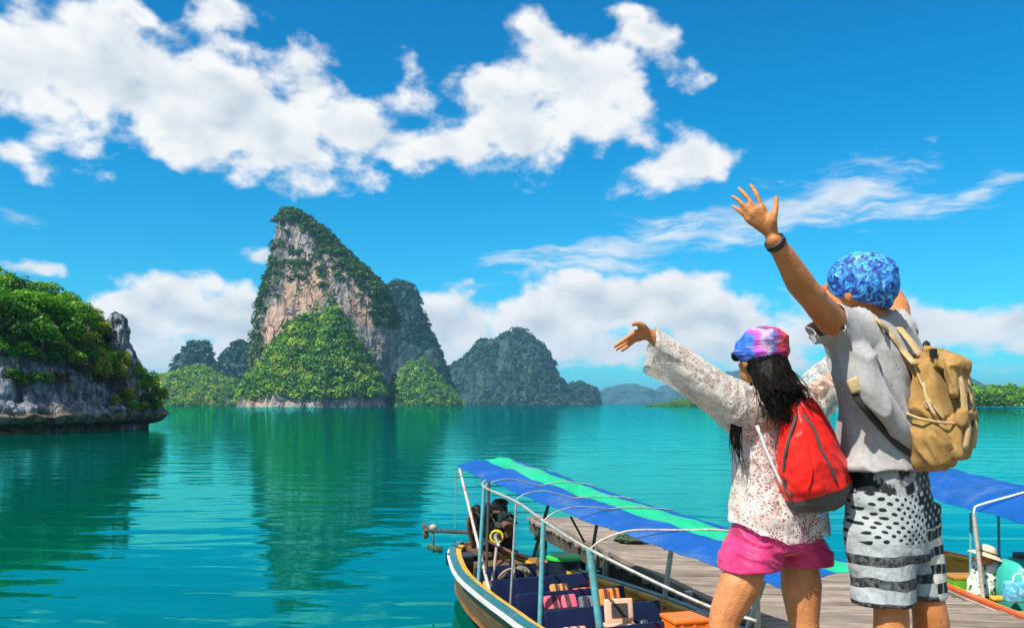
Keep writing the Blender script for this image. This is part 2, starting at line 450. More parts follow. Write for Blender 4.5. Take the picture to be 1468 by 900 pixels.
def leaf_clumps(C, S, n, leaf, seed, flat=.8, variants=6, up=.35, tint=None):
    """many leaf quads around each centre C (m,3) with crown radius S (m,): arrays for one mesh, plus a tint per crown"""
    r = np.random.RandomState(seed); C = np.asarray(C, float); m = len(C)
    Vs = []; tints = []
    base = []
    for k in range(variants):
        d_ = r.normal(size=(n, 3)); d_ /= np.linalg.norm(d_, axis=1)[:, None]
        d_[:, 2] = np.where(d_[:, 2] < -.35, -d_[:, 2], d_[:, 2])
        lump = 1 + .35 * fbm(d_ * 1.9 + k * 7.1, 2, seed)
        rad = lump * (r.uniform(.55, 1, n) ** .5)
        pc = d_ * rad[:, None] * np.array([1, 1, flat])
        nn = d_ + r.normal(size=(n, 3)) * .55 + np.array([0, 0, up]); nn /= np.linalg.norm(nn, axis=1)[:, None]
        a = np.cross(nn, r.normal(size=(n, 3))); a /= np.linalg.norm(a, axis=1)[:, None]; b = np.cross(nn, a)
        s = r.uniform(.6, 1.25, n)[:, None] * leaf
        bend = nn * s * .25
        q = np.stack([pc - a * s - bend, pc - b * s * .62, pc + a * s - bend, pc + b * s * .62], 1)
        base.append(q)
    base = np.array(base)
    idx = r.randint(0, variants, m); ang = r.uniform(0, 2 * np.pi, m)
    q = base[idx]; c_, s_ = np.cos(ang)[:, None, None], np.sin(ang)[:, None, None]
    x = q[..., 0] * c_ - q[..., 1] * s_; y = q[..., 0] * s_ + q[..., 1] * c_
    sx = np.asarray(S)[:, None, None]
    V = np.stack([x * sx, y * sx, q[..., 2] * sx], -1) + C[:, None, None, :]
    V = V.reshape(-1, 3)
    F = np.arange(len(V)).reshape(-1, 4)
    tv = np.repeat(r.uniform(0, 1, m) if tint is None else tint, n * 4)
    return V, F, tv
def leaf_obj(name, data, mat, parent=None, kind='stuff'):
    V, F, tv = data
    me = np_mesh(name, V, F)
    at = me.attributes.new('tint', 'FLOAT', 'POINT'); at.data.foreach_set('value', tv.astype(np.float32))
    o = obj(name, me, mat, parent)
    if kind: o['kind'] = kind
    return o

def interp_prof(prof, z):
    zz = np.array([p[0] for p in prof], float); xx = np.array([p[1] for p in prof], float)
    return np.interp(z, zz, xx)
def karst(name, left, right, Y, depth, mat, seed, amp=3.0, nz=150, na=220, freq=.05, topround=.06, base_in=.0, parent=None):
    """tower of rock: left/right outlines in photo pixels at distance Y; depth = how far it reaches back and forth relative to its width"""
    k = Y / FPX
    L = [(CAMZ + (HY - py) * k, (px - CX) * k) for px, py in left]; Rr = [(CAMZ + (HY - py) * k, (px - CX) * k) for px, py in right]
    ztop = max(L[-1][0], Rr[-1][0])
    zz = np.linspace(-3, ztop, nz)
    xl = interp_prof(L, zz); xr = interp_prof(Rr, zz)
    sm = np.ones(5) / 5
    xl = np.convolve(np.pad(xl, 2, 'edge'), sm, 'valid'); xr = np.convolve(np.pad(xr, 2, 'edge'), sm, 'valid')
    cx = (xl + xr) / 2; rx = np.maximum((xr - xl) / 2, .6)
    ry = np.maximum(rx * depth[0], 1.0); 
    # round the very top off
    u = np.clip((ztop - zz) / (ztop * topround), 0, 1); tp = np.sqrt(1 - (1 - u) ** 2) * .98 + .02
    rx = rx * (0.35 + .65 * tp); ry = ry * tp
    if base_in: 
        bi = 1 - base_in * np.clip(1 - np.abs(zz - 1.0) / 4.0, 0, 1); rx = rx * bi; ry = ry * bi
    th = np.linspace(0, 2 * np.pi, na, endpoint=False)
    c, s = np.cos(th), np.sin(th)
    e = .82
    cc = np.sign(c) * np.abs(c) ** e; ss = np.sign(s) * np.abs(s) ** e
    X = cx[:, None] + rx[:, None] * cc; Yy = Y + depth[1] + ry[:, None] * ss
    Z = np.repeat(zz[:, None], na, 1)
    Pq = np.stack([X, Yy, Z * .28], -1) * freq
    dsp = amp * (fbm(Pq, 5, seed) * 1.2 + .55 * np.abs(fbm(Pq * 3.1, 3, seed + 40)) - .2)
    ledge = amp * .35 * fbm(np.stack([X * .3, Yy * .3, Z], -1) * freq * 3, 3, seed + 9)
    nrm = np.stack([cc * ry[:, None], ss * rx[:, None]], -1); nrm /= np.linalg.norm(nrm, axis=-1)[..., None] + 1e-9
    fade = np.clip(tp, .1, 1)[:, None]
    X = X + nrm[..., 0] * (dsp + ledge) * fade; Yy = Yy + nrm[..., 1] * (dsp + ledge) * fade
    Z = Z + fbm(np.stack([X, Yy, Z], -1) * freq * 2, 3, seed + 5) * amp * .35 * np.clip(zz / (ztop * .2), 0, 1)[:, None]
    V = np.stack([X, Yy, Z], -1).reshape(-1, 3)
    i = np.arange(nz - 1)[:, None] * na; j = np.arange(na)[None, :]; j2 = (j + 1) % na
    F = np.stack([i + j, i + j2, i + na + j2, i + na + j], -1).reshape(-1, 4)
    V = np.vstack([V, [[cx[-1], Y + depth[1], ztop]]])
    Ft = np.array([[(nz - 1) * na + q, (nz - 1) * na + (q + 1) % na, len(V) - 1] for q in range(na)])
    o = obj(name, np_mesh(name, V, [F, Ft], True), mat, parent)
    # normals for scattering
    G = V[:-1].reshape(nz, na, 3)
    du = np.roll(G, -1, 1) - np.roll(G, 1, 1); dv = np.gradient(G, axis=0)
    N = np.cross(du, dv); N /= np.linalg.norm(N, axis=-1)[..., None] + 1e-9
    return o, G, N
def scatter(G, N, n, seed, keep, front_only=True):
    """pick n surface points, kept with probability keep(points, normals)"""
    r = np.random.RandomState(seed)
    A = np.linalg.norm(np.cross(np.roll(G, -1, 1) - G, np.gradient(G, axis=0)), axis=-1).ravel()
    Pf = G.reshape(-1, 3); Nf = N.reshape(-1, 3)
    if front_only:
        A = A * (Nf[:, 1] < .45)
    ids = r.choice(len(Pf), size=n * 3, p=A / A.sum())
    p = Pf[ids] + r.normal(size=(len(ids), 3)) * .6; nn = Nf[ids]
    k = r.uniform(size=len(ids)) < keep(p, nn)
    return p[k][:n], nn[k][:n]
def hillmound(name, c, rx, ry, h, mat, seed, parent=None, n=70, rough=.22, power=1.3, lean=0.0):
    """dome-like slope (a heap with uneven flanks)"""
    rr = np.linspace(0, 1, n); th = np.linspace(0, 2 * np.pi, n * 2, endpoint=False)
    rho, T_ = np.meshgrid(rr, th, indexing='ij')
    x = rho * np.cos(T_); y = rho * np.sin(T_)
    z = (1 - rho ** power) * h
    q = np.stack([x * rx, y * ry, x * 0], -1) / max(rx, ry) * 5
    edge = 1 + .12 * fbm(np.stack([np.cos(T_), np.sin(T_), T_ * 0], -1) * 2.5, 3, seed)
    z = z * (1 + rough * 1.3 * fbm(q, 4, seed + 2)) + rough * h * .25 * fbm(q * 2, 3, seed + 3) * (1 - rho)
    z = np.where(rho > .995, -2, z)
    G = np.stack([c[0] + x * rx * edge + lean * (1 - rho), c[1] + y * ry * edge, z], -1)
    m = n * 2
    i = np.arange(n - 1)[:, None] * m; j = np.arange(m)[None, :]; j2 = (j + 1) % m
    F = np.stack([i + j, i + m + j, i + m + j2, i + j2], -1).reshape(-1, 4)
    o = obj(name, np_mesh(name, G.reshape(-1, 3), F, True), mat, parent)
    du = np.roll(G, -1, 1) - np.roll(G, 1, 1); dv = np.gradient(G, axis=0)
    N = np.cross(dv, du); N /= np.linalg.norm(N, axis=-1)[..., None] + 1e-9
    return o, G, N

# ---- the great limestone tower
YK = 700.0
kL = [(352, 583), (354, 562), (360, 525), (366, 485), (372, 452), (381, 412), (391, 384), (396, 350), (400, 320), (406, 306), (413, 300)]
kR = [(557, 583), (561, 560), (565, 505), (563, 470), (561, 445), (555, 420), (535, 397), (506, 370), (474, 341), (446, 319), (428, 304), (415, 300)]
tower, G, N = karst('limestone_tower', kL, kR, YK, (.62, 0), m_rock_main, 3, amp=3.4, nz=190, na=300, freq=.06, topround=.05, base_in=.04)
tag(tower, 'tall slanting limestone tower with bare orange and grey cliffs rising from the sea', 'island', kind='structure')
def keep_tower(p, n):
    patch = fbm(p * np.array([.03, .03, .022]), 4, 21)
    up = np.clip(n[:, 2] * 1.6, 0, 1)
    xr = interp_prof([(CAMZ + (HY - py) * .56, (px - CX) * .56) for px, py in kR], p[:, 2])
    rim = np.clip(1.25 - (xr - p[:, 0]) / 13, 0, 1) * (p[:, 2] > 62)            # the overgrown slanting ridge
    xl = interp_prof([(CAMZ + (HY - py) * .56, (px - CX) * .56) for px, py in kL], p[:, 2])
    liml = np.clip(1 - (p[:, 0] - xl) / 12, 0, 1) * .6
    top = np.clip((p[:, 2] - 143) / 10, 0, 1)
    return np.clip(np.clip(up - .45, 0, 1) + rim * 1.0 + liml * np.clip(patch * 3 + .3, 0, 1) + top + np.clip((patch - .34) * 5, 0, .6), 0, 1) * np.clip(1.25 - .2 * rs.rand(len(p)), 0, 1)
p_, n_ = scatter(G, N, 9000, 5, keep_tower); p_, n_ = p_[:2600], n_[:2600]
S_ = rs.uniform(1.6, 3.6, len(p_))
leaf_obj('foliage', leaf_clumps(p_ + n_ * .5, S_, 46, .30, 11), m_leaf_cliff, tower)
# overgrown scree slope at its foot: steep heap leaning on the cliff
kk = YK / FPX
mound, Gm, Nm = hillmound('scree_slope', ((456 - CX) * kk, YK - 22), 101 * kk, 46, 88, m_rock_main, 8, tower, rough=.26, power=1.12, lean=15.0)
p_, n_ = scatter(Gm, Nm, 2300, 6, lambda p, n: np.clip((p[:, 2] - 5) / 5, 0, 1))
S_ = (1.5 + 4.6 * rs.uniform(0, 1, len(p_)) ** 1.8) * np.clip(1.1 - p_[:, 2] / 220, .6, 1)
leaf_obj('foliage', leaf_clumps(p_ + n_ * .8, S_, 64, .25, 12), m_leaf_far, tower)
p_, n_ = scatter(Gm, Nm, 420, 36, lambda p, n: np.clip((p[:, 2] - 7) / 5, 0, 1))
S_ = rs.uniform(3.2, 7.4, len(p_))
leaf_obj('foliage', leaf_clumps(p_ + n_ * 1.5, S_, 150, .17, 42), m_leaf_far, tower)

# ---- the tower behind it
YB = 1150.0
bL = [(540, 583), (540, 500), (545, 430), (552, 412), (562, 404), (570, 402)]
bR = [(655, 583), (650, 560), (643, 540), (632, 510), (618, 480), (606, 450), (598, 425), (588, 408), (576, 402)]
back, G, N = karst('limestone_peak', bL, bR, YB, (.6, 0), m_rock_far, 14, amp=4, nz=110, na=200, freq=.045, topround=.08)
tag(back, 'dark blunt limestone peak with a pale scar, standing behind the slanting tower', 'island', kind='structure')
p_, n_ = scatter(G, N, 900, 7, lambda p, n: np.clip(.35 + fbm(p * .03, 3, 4) * 1.5 + n[:, 2], 0, 1))
leaf_obj('foliage', leaf_clumps(p_ + n_ * .5, rs.uniform(2.4, 4.6, len(p_)), 36, .34, 13), m_leaf_dark, back)
_, Gm, Nm = hillmound('wooded_slope', ((605 - CX) * YB / FPX, YB - 60), 62 * YB / FPX, 60, 52, m_hill_soil, 18, back, rough=.3)
p_, n_ = scatter(Gm, Nm, 1000, 8, lambda p, n: np.ones(len(p)))
leaf_obj('foliage', leaf_clumps(p_ + n_, rs.uniform(2.8, 5.5, len(p_)), 46, .28, 14), m_leaf_far, back)

# ---- hills to the left of the tower
def far_hill(name, left, right, Y, depth, mat, seed, amp, label, nclump, cs, freq=.02, topround=.1, lm=None, n=40, nz=70, na=150):
    o, G, N = karst(name, left, right, Y, depth, mat, seed, amp=amp, nz=nz, na=na, freq=freq, topround=topround)
    tag(o, label, 'hill', kind='structure')
    if nclump:
        p_, n_ = scatter(G, N, nclump, seed + 1, lambda p, n: np.clip(.45 + fbm(p * .02, 3, seed) * 1.4 + n[:, 2], 0, 1))
        leaf_obj('foliage', leaf_clumps(p_ + n_ * .5, rs.uniform(cs * .7, cs * 1.4, len(p_)), n, .34, seed + 2), lm or m_leaf_dark, o)
    return o
hl = far_hill('wooded_hill', [(215, 583), (225, 560), (240, 535), (252, 516), (264, 506), (270, 494), (280, 489), (284, 488)],
              [(352, 583), (332, 555), (318, 535), (308, 520), (302, 500), (296, 490), (286, 488)], 1150, (.6, 0), m_rock_far, 31, 4,
              'distant wooded limestone hill with a knobbly summit beside the tower', 320, 4.5, topround=.04)
hl2 = far_hill('wooded_hill', [(285, 583), (300, 545), (310, 528), (320, 512), (332, 498), (344, 489)],
               [(420, 583), (405, 545), (390, 515), (370, 495), (350, 488)], 1080, (.6, 0), m_rock_far, 32, 4,
               'distant wooded hill half hidden by the flank of the tower', 320, 4.5, topround=.05)
gm, Gm, Nm = hillmound('wooded_ridge', ((290 - CX) * .82, 1000), 95 * .82, 70, 44, m_hill_soil, 33, None, rough=.3, power=1.5)
tag(gm, 'low sunlit green ridge along the water below the wooded hills', 'hill', kind='structure')
p_, n_ = scatter(Gm, Nm, 1100, 9, lambda p, n: np.ones(len(p)))
leaf_obj('foliage', leaf_clumps(p_ + n_, rs.uniform(2.6, 5, len(p_)), 40, .3, 15), m_leaf_far, gm)

# ---- mountain in the middle distance, and its small neighbour
mid = far_hill('limestone_mountain', [(628, 583), (636, 545), (645, 528), (662, 516), (678, 500), (690, 488), (702, 490), (716, 482), (728, 478), (738, 472), (745, 470)],
               [(845, 583), (826, 570), (812, 556), (800, 535), (788, 512), (776, 494), (764, 484), (752, 472)], 1650, (.55, 0), m_rock_far, 51, 8.5,
               'broad blue-green limestone mountain with a small pointed summit across the bay', 600, 5.0, topround=.03, freq=.034, nz=110, na=220)
far_hill('limestone_hillock', [(790, 583), (800, 562), (812, 553), (824, 548)], [(866, 583), (858, 564), (846, 553), (830, 548)], 1900, (.6, 0), m_rock_far, 53, 7,
         'small rounded hillock at the foot of the blue-green mountain', 150, 5, freq=.03)
# ---- blue ranges on the horizon
for i, (l_, r_, Yd, lab) in enumerate([
    ([(855, 581), (862, 562), (872, 553), (886, 551)], [(960, 581), (948, 560), (925, 553), (900, 550)], 5000, 'pale blue flat-topped range on the horizon beside the hillock'),
    ([(925, 581), (936, 562), (950, 553), (966, 550)], [(1060, 581), (1040, 566), (1010, 556), (985, 550)], 5400, 'pale blue range on the horizon behind the green mangrove spit'),
    ([(952, 581), (958, 570), (966, 560), (972, 556)], [(992, 581), (988, 570), (982, 560), (975, 556)], 3300, 'small dark blue islet in front of the pale range'),
    ([(1010, 581), (1028, 548), (1045, 532), (1062, 528)], [(1180, 581), (1150, 556), (1110, 536), (1080, 528)], 3400, 'hazy blue mountain seen behind the woman in the lace blouse'),
    ([(1290, 581), (1320, 558), (1345, 541), (1362, 534)], [(1450, 581), (1425, 562), (1400, 545), (1375, 534)], 3400, 'hazy blue mountain seen behind the tan rucksack'),
]):
    o, _, _ = karst('mountain_range', l_, r_, Yd, (.5, 0), m_range, 60 + i, amp=Yd * .006, nz=40, na=120, freq=.012, topround=.12)
    tag(o, lab, 'mountain', kind='structure')

# ---- mangrove belts
def mangrove(label, x0, x1, Y, dep, h, seed, n, taper):
    r = np.random.RandomState(seed)
    soil, Gm, Nm = hillmound('mudflat', ((x0 + x1) / 2, Y + dep / 2), (x1 - x0) / 2 * 1.02, dep / 2 * 1.05, .8, m_hill_soil, seed)
    tag(soil, 'low muddy bank under the ' + label, 'bank', kind='structure')
    u = r.uniform(-1, 1, n); v_ = r.uniform(-1, 1, n)
    x = (x0 + x1) / 2 + u * (x1 - x0) / 2; y = Y + dep / 2 + v_ * dep / 2 * np.sqrt(np.clip(1 - u * u * .95, .02, 1))
    hh = h * (.65 + .35 * fbm(np.stack([x, y, x * 0], -1) * .03, 3, seed) + .25 * r.rand(n)) * np.clip(taper(u), .12, 1)
    lay = []
    for fz in (.22, .5, .8):
        lay.append(np.stack([x + r.normal(size=n), y + r.normal(size=n), hh * fz + r.normal(size=n) * .3], -1))
    C = np.vstack(lay); S = np.tile(np.clip(hh * .30, .8, 5), 3)
    o = leaf_obj('mangrove_forest', leaf_clumps(C, S, 44, .26, seed + 3, flat=.9), m_leaf_mangrove)
    tag(o, label, 'mangroves', kind='stuff')
mangrove('bright green mangrove belt along the shore beyond the rucksack', 205, 520, 455, 50, 13.0, 81, 1100, lambda u: 1.0 + 0 * u)
mangrove('low green mangrove spit running out below the pale blue range', 122, 290, 760, 60, 12.0, 82, 900, lambda u: (u + 1.02) * 1.1)

# ---- the near rock at the left edge
def near_rock():
    cx, cy, rx, ry = -71.3, 84.0, 36.0, 19.0
    na, nt = 460, 120
    th = np.linspace(0, 2 * np.pi, na, endpoint=False); t_ = np.linspace(0, 1, nt)
    tt = np.array([0, .06, .10, .14, .20, .26, .40, .55, .7, .82, .92, 1.0]); gz = np.array([-1.0, -.2, .05, .10, .16, .24, .42, .60, .76, .88, .96, 1.0])
    gr = np.array([.925, .93, .94, .985, 1.0, .985, .955, .93, .86, .70, .42, .0])
    zf = np.interp(t_, tt, gz); rf = np.interp(t_, tt, gr)
    c, s = np.cos(th), np.sin(th)
    e = .75; cc = np.sign(c) * np.abs(c) ** e; ss = np.sign(s) * np.abs(s) ** e
    outl = 1 + .05 * fbm(np.stack([c, s, c * 0], -1) * 3, 3, 91)
    X = cx + rf[:, None] * rx * cc * outl; Y = cy + rf[:, None] * ry * ss * outl
    H = np.interp(X, [-78, -57, -48, -44.5, -41, -39, -37, -35, -33], [14.8, 14.6, 13.8, 13, 11.8, 10.2, 7.8, 5.2, 3.6])
    H = H * (1 + .1 * fbm(np.stack([X, Y, X * 0], -1) * .12, 3, 92))
    Z = np.where(zf[:, None] < .2, zf[:, None] * 9.5, 1.9 + (zf[:, None] - .2) / .8 * (H - 1.9))
    q = np.stack([X, Y, Z * .8], -1)
    dn = 1.3 * fbm(q * np.array([.35, .35, .22]), 5, 93) + .55 * fbm(q * np.array([1.1, 1.1, .5]), 4, 94) - .5 * np.abs(fbm(q * np.array([.5, .5, .12]), 3, 96))
    led = .5 * fbm(np.stack([X * .05, Y * .05, Z * 1.7], -1), 3, 95)
    dsp = (dn + led) * np.clip(rf[:, None] * 1.5 - .3, 0, 1) * np.where(Z < 1.6, .55, 1)
    nx, ny = cc / rx, ss / ry; nl = np.sqrt(nx ** 2 + ny ** 2)
    X = X + nx / nl * dsp; Y = Y + ny / nl * dsp; Z = Z + .3 * fbm(q * .8, 3, 97) * (Z > .8)
    Gn = np.stack([X, Y, Z], -1)
    i = np.arange(nt - 1)[:, None] * na; j = np.arange(na)[None, :]; j2 = (j + 1) % na
    F = np.stack([i + j, i + j2, i + na + j2, i + na + j], -1).reshape(-1, 4)
    me = np_mesh('sea_rock', Gn.reshape(-1, 3), F, True)
    me.materials.append(m_rock_near); me.materials.append(m_rock_tide)
    zc = (Z[:-1] + Z[1:]) / 2 + .35 * fbm(np.stack([X[:-1], Y[:-1], Z[:-1]], -1) * .5, 2, 98)
    me.polygons.foreach_set('material_index', (zc < 1.75).astype(np.int32).ravel())
    o = bpy.data.objects.new('sea_rock', me); link(o)
    tag(o, 'undercut grey limestone rock at the water edge, overgrown with trees', 'rock', kind='structure')
    du = np.roll(Gn, -1, 1) - np.roll(Gn, 1, 1); dv = np.gradient(Gn, axis=0)
    Nn = np.cross(du, dv); Nn /= np.linalg.norm(Nn, axis=-1)[..., None] + 1e-9
    return o, Gn, Nn
rock, RG, RN = near_rock()
pin, _, _ = karst('rock_pinnacle', [(126, 530), (132, 485), (138, 456), (146, 448), (153, 445)], [(182, 530), (174, 490), (175, 470), (170, 456), (163, 448), (156, 445)], 84.0, (.7, 2.0), m_rock_near, 99, amp=.75, nz=80, na=110, freq=.8, topround=.04, parent=rock)

# trees of the near rock: one mesh pair per kind, then copies
m_bark = pbr('bark', (.13, .09, .06), .9, .3, 3, .02, 12)
LEAF_KINDS = {
    'bright': (leaf_mat('leaves_bright', (.050, .18, .006), (.12, .36, .008), (.26, .50, .02), 1.2, .45), 'bright green broad-leaved tree'),
    'deep': (leaf_mat('leaves_deep', (.016, .065, .008), (.04, .14, .010), (.085, .21, .015), 1.2, .3), 'deep green bushy tree'),
    'yellow': (leaf_mat('leaves_yellow', (.09, .17, .006), (.22, .31, .008), (.38, .42, .02), 1.2, .45), 'yellow-green shrub'),
    'rust': (leaf_mat('leaves_rust', (.05, .045, .02), (.12, .085, .035), (.20, .13, .06), 1.2, .25), 'brown half-dry shrub'),
}
def tree_meshes(kind, seed):
    r = np.random.RandomState(seed)
    mb = MB(); tips = []
    mb.tube(smooth_path([(0, 0, -.5), (.05, .03, .3), (.0, -.06, .7)], 3), [.085, .08, .075, .07, .065, .06, .055][:7], 7)
    for k in range(8):
        a = k * 2.399 + r.uniform(-.3, .3); rad = r.uniform(.35, .75); h = r.uniform(.75, 1.45)
        tip = Vector((math.cos(a) * rad, math.sin(a) * rad, h))
        s0 = Vector((0, -.03, r.uniform(.3, .7)))
        mb.tube(smooth_path([s0, s0.lerp(tip, .5) + Vector((0, 0, .1)), tip], 3), [.04, .036, .032, .028, .024, .018, .012], 5); tips.append(tip)
    lobes = tips + [Vector((r.uniform(-.5, .5), r.uniform(-.5, .5), r.uniform(.8, 1.7))) for _ in range(9)]
    C = np.array([tuple(p) for p in lobes]); S = r.uniform(.28, .46, len(C))
    data = leaf_clumps(C, S, 95, .185, seed + 1, .85, 5, .3)
    me_t = mb.mesh('trunk', True); me_t.materials.append(m_bark)
    V, F, tv = data
    me_c = np_mesh('crown', V, F); at = me_c.attributes.new('tint', 'FLOAT', 'POINT'); at.data.foreach_set('value', tv.astype(np.float32))
    me_c.materials.append(LEAF_KINDS[kind][0])
    return me_t, me_c
TREE = {k: [tree_meshes(k, 200 + 10 * i + j) for j in range(2)] for i, k in enumerate(LEAF_KINDS)}
def plant(kind, p, s, where, var=0):
    mt, mc = TREE[kind][var]
    o = empty('shrub' if kind in ('yellow', 'rust') else 'tree', p, random.uniform(0, 6.28))
    tag(o, LEAF_KINDS[kind][1] + ' ' + where, 'shrub' if kind in ('yellow', 'rust') else 'tree', 'trees and shrubs covering the sea rock')
    for nm, me in (('trunk', mt), ('crown', mc)):
        c = bpy.data.objects.new(nm, me); sc.collection.objects.link(c); c.parent = o
    o.scale = (s, s, s * random.uniform(.85, 1.1))
    return o
RP = RG.reshape(-1, 3); RNf = RN.reshape(-1, 3)
def on_rock(px, py):
    """nearest rock surface point seen at that pixel"""
    sx = RP[:, 0] / RP[:, 1] * FPX + CX; sy = HY - (RP[:, 2] - CAMZ) / RP[:, 1] * FPX
    dd = (sx - px) ** 2 + (sy - py) ** 2
    near = np.where(dd < 100)[0]
    return Vector(RP[near[np.argmin(RP[near, 1])]]) if len(near) else Vector(RP[np.argmin(dd)])
spots = []
for px, py, k, s in [(128, 470, 'bright', 1.7), (150, 478, 'yellow', 1.4), (170, 486, 'bright', 1.3), (146, 486, 'yellow', 1.3), (165, 494, 'bright', 1.2), (182, 512, 'bright', 1.1), (198, 522, 'yellow', 1.1), (212, 532, 'bright', 1.0), (224, 545, 'yellow', .9), (232, 552, 'deep', .9), (158, 520, 'bright', 1.2), (176, 532, 'yellow', 1.1), (133, 515, 'deep', 1.2), (110, 508, 'bright', 1.3), (20, 530, 'deep', .9), (70, 540, 'bright', .8), (228, 580, 'deep', .6), (195, 578, 'bright', .7), (172, 572, 'yellow', .7), (8, 445, 'bright', 2.2), (45, 450, 'bright', 2.0), (85, 452, 'bright', 2.1), (120, 462, 'bright', 1.8), (20, 480, 'deep', 1.6), (62, 485, 'bright', 1.8),
                     (105, 490, 'bright', 1.7), (140, 505, 'yellow', 1.3), (35, 510, 'bright', 1.3), (75, 515, 'deep', 1.4), (118, 520, 'rust', 1.2), (150, 530, 'yellow', 1.3),
                     (172, 515, 'yellow', 1.5), (190, 535, 'yellow', 1.4), (205, 550, 'bright', 1.3), (222, 565, 'deep', 1.0), (170, 548, 'rust', 1.1), (188, 560, 'yellow', 1.0),
                     (145, 548, 'rust', 1.0), (210, 572, 'yellow', .8), (230, 572, 'bright', .9), (40, 540, 'yellow', .8), (55, 545, 'deep', .9), (95, 535, 'rust', .9),
                     (128, 492, 'yellow', 1.4), (160, 505, 'bright', 1.4), (10, 415, 'bright', 2.0), (60, 420, 'bright', 1.9), (100, 430, 'bright', 1.9), (135, 448, 'yellow', 1.5),
                     (30, 430, 'deep', 1.9), (150, 470, 'deep', 1.3), (178, 500, 'bright', 1.2), (200, 530, 'rust', 1.0), (216, 545, 'bright', 1.2), (235, 560, 'yellow', 1.0),
                     (88, 500, 'yellow', 1.3), (50, 500, 'yellow', 1.0), (5, 500, 'bright', 1.3), (28, 460, 'bright', 1.6), (70, 465, 'bright', 1.8), (100, 465, 'bright', 1.7),
                     (-30, 440, 'bright', 2.2), (-30, 480, 'deep', 1.8), (-40, 510, 'bright', 1.4)]:
    p = on_rock(px, py + 14)
    where = 'on top of the undercut sea rock' if py < 470 else ('clinging to the cliff face of the undercut sea rock' if py < 540 else 'hanging low above the tide ledge of the sea rock')
    plant(k, (p.x, p.y + .3, p.z - .2 * s), s, where, random.randint(0, 1))

for k in range(34):                                   # the same growth goes on along the rock beyond the view
    x_ = random.uniform(-98, -52); cand = RP[(np.abs(RP[:, 0] - x_) < .6) & (RP[:, 1] < 90) & (RP[:, 2] > 6.5)]
    if len(cand):
        p = cand[random.randrange(len(cand))]
        plant(random.choice(['bright', 'bright', 'deep', 'yellow']), (p[0], p[1] + .3, p[2] - .3), random.uniform(1.4, 2.4), 'on top of the undercut sea rock', k % 2)

# ---- air over the bay
HZ = 9200.0
hz = MB().box((0, HZ / 2 - 150, 87), (2 * HZ, HZ + 250, 178))
m_haze, t, out = new_mat('sea_air')
pv = t.node('ShaderNodeVolumePrincipled', None, Color=(.30, .68, 1.0), Density=0.00014, Anisotropy=0.2)
t.l.new(pv.outputs[0], out.inputs['Volume'])
haze = hz.build('haze', m_haze); tag(haze, 'pale blue sea haze filling the air over the bay', 'haze', kind='stuff')
haze.location.z = 0
# ================================================================== PIER, BOATS AND WHAT LIES IN THEM
# ---- materials
def wood_mat(name, light, mid, dark, rough=.85, scale=1.0):
    m_, t, out = new_mat(name)
    co = t.n.new('ShaderNodeTexCoord').outputs['Object']; oi = t.n.new('ShaderNodeObjectInfo')
    off = t.comb(t.m('MULTIPLY', oi.outputs['Random'], 37.0), t.m('MULTIPLY', oi.outputs['Random'], 91.0), 0.0)
    p = t.v('ADD', co, off)
    gr = t.noise(t.mapping(p, scale=(1.2 * scale, 26 * scale, 26 * scale)), 1.6, 6, .65, .6)
    st = t.noise(p, 1.7 * scale, 4, .6)
    col = t.ramp(gr, [(.30, dark), (.48, mid), (.70, light)])
    col = t.mix(t.m('MULTIPLY_ADD', oi.outputs['Random'], .75, t.rng(st, .35, .65, -.35, .35)), col, tuple(c * .55 for c in mid))
    b = t.node('ShaderNodeBsdfPrincipled', None, Base_Color=col, Roughness=rough)
    b.inputs['Specular IOR Level'].default_value = .25
    t.put(b.inputs['Normal'], t.node('ShaderNodeBump', None, Strength=.8, Distance=.006, Height=gr).outputs[0])
    t.l.new(b.outputs[0], out.inputs[0]); return m_
m_deck = wood_mat('weathered_deck', (.44, .37, .31), (.27, .215, .17), (.085, .065, .05))
m_pile = wood_mat('wet_timber', (.18, .14, .10), (.10, .075, .055), (.04, .03, .025))
m_hull = wood_mat('varnished_hull', (.34, .19, .085), (.22, .115, .05), (.10, .05, .02), .45)
m_hullgrey = wood_mat('bleached_hull', (.50, .45, .38), (.36, .31, .25), (.2, .16, .12), .6)
m_orangewood = wood_mat('orange_wood', (.62, .33, .08), (.50, .24, .05), (.3, .13, .03), .5)
m_white = pbr('white_paint', (.78, .79, .78), .45, .06, 12, dirt=(.35, .30, .22), dirt_amt=.4)
m_teal = pbr('teal_paint', (.015, .14, .17), .4, .15, 10, dirt=(.25, .22, .18), dirt_scale=7, dirt_amt=.5)
m_yellow = pbr('yellow_paint', (.62, .36, .035), .5, .15, 6, dirt=(.25, .14, .05), dirt_scale=5, dirt_amt=.7)
m_redpaint = pbr('red_orange_paint', (.55, .09, .025), .45, .15, 6, dirt=(.3, .12, .05), dirt_amt=.5)
m_pole_teal = pbr('pale_teal_pole', (.10, .36, .40), .45, .2, 14, dirt=(.22, .17, .12), dirt_scale=16, dirt_amt=.85)
m_pole_worn = pbr('worn_pole', (.48, .42, .36), .6, .25, 16, dirt=(.20, .09, .045), dirt_scale=14, dirt_amt=.9)
m_pole_grey = pbr('galvanised_pole', (.46, .44, .40), .45, .15, 14, metal=.5, dirt=(.26, .15, .08), dirt_scale=9, dirt_amt=.6)
m_pole_dark = pbr('dark_pole', (.06, .06, .06), .5, .2, 10)
m_navy = pbr('navy_vinyl', (.007, .014, .055), .42, .2, 6, .002, 30)
m_black = pbr('black_iron', (.016, .016, .017), .42, .4, 12, .003, 40, metal=.3, dirt=(.07, .045, .03), dirt_scale=8, dirt_amt=.5)
m_steel = pbr('oily_steel', (.16, .15, .14), .38, .3, 18, metal=.8, dirt=(.08, .05, .03), dirt_amt=.6)
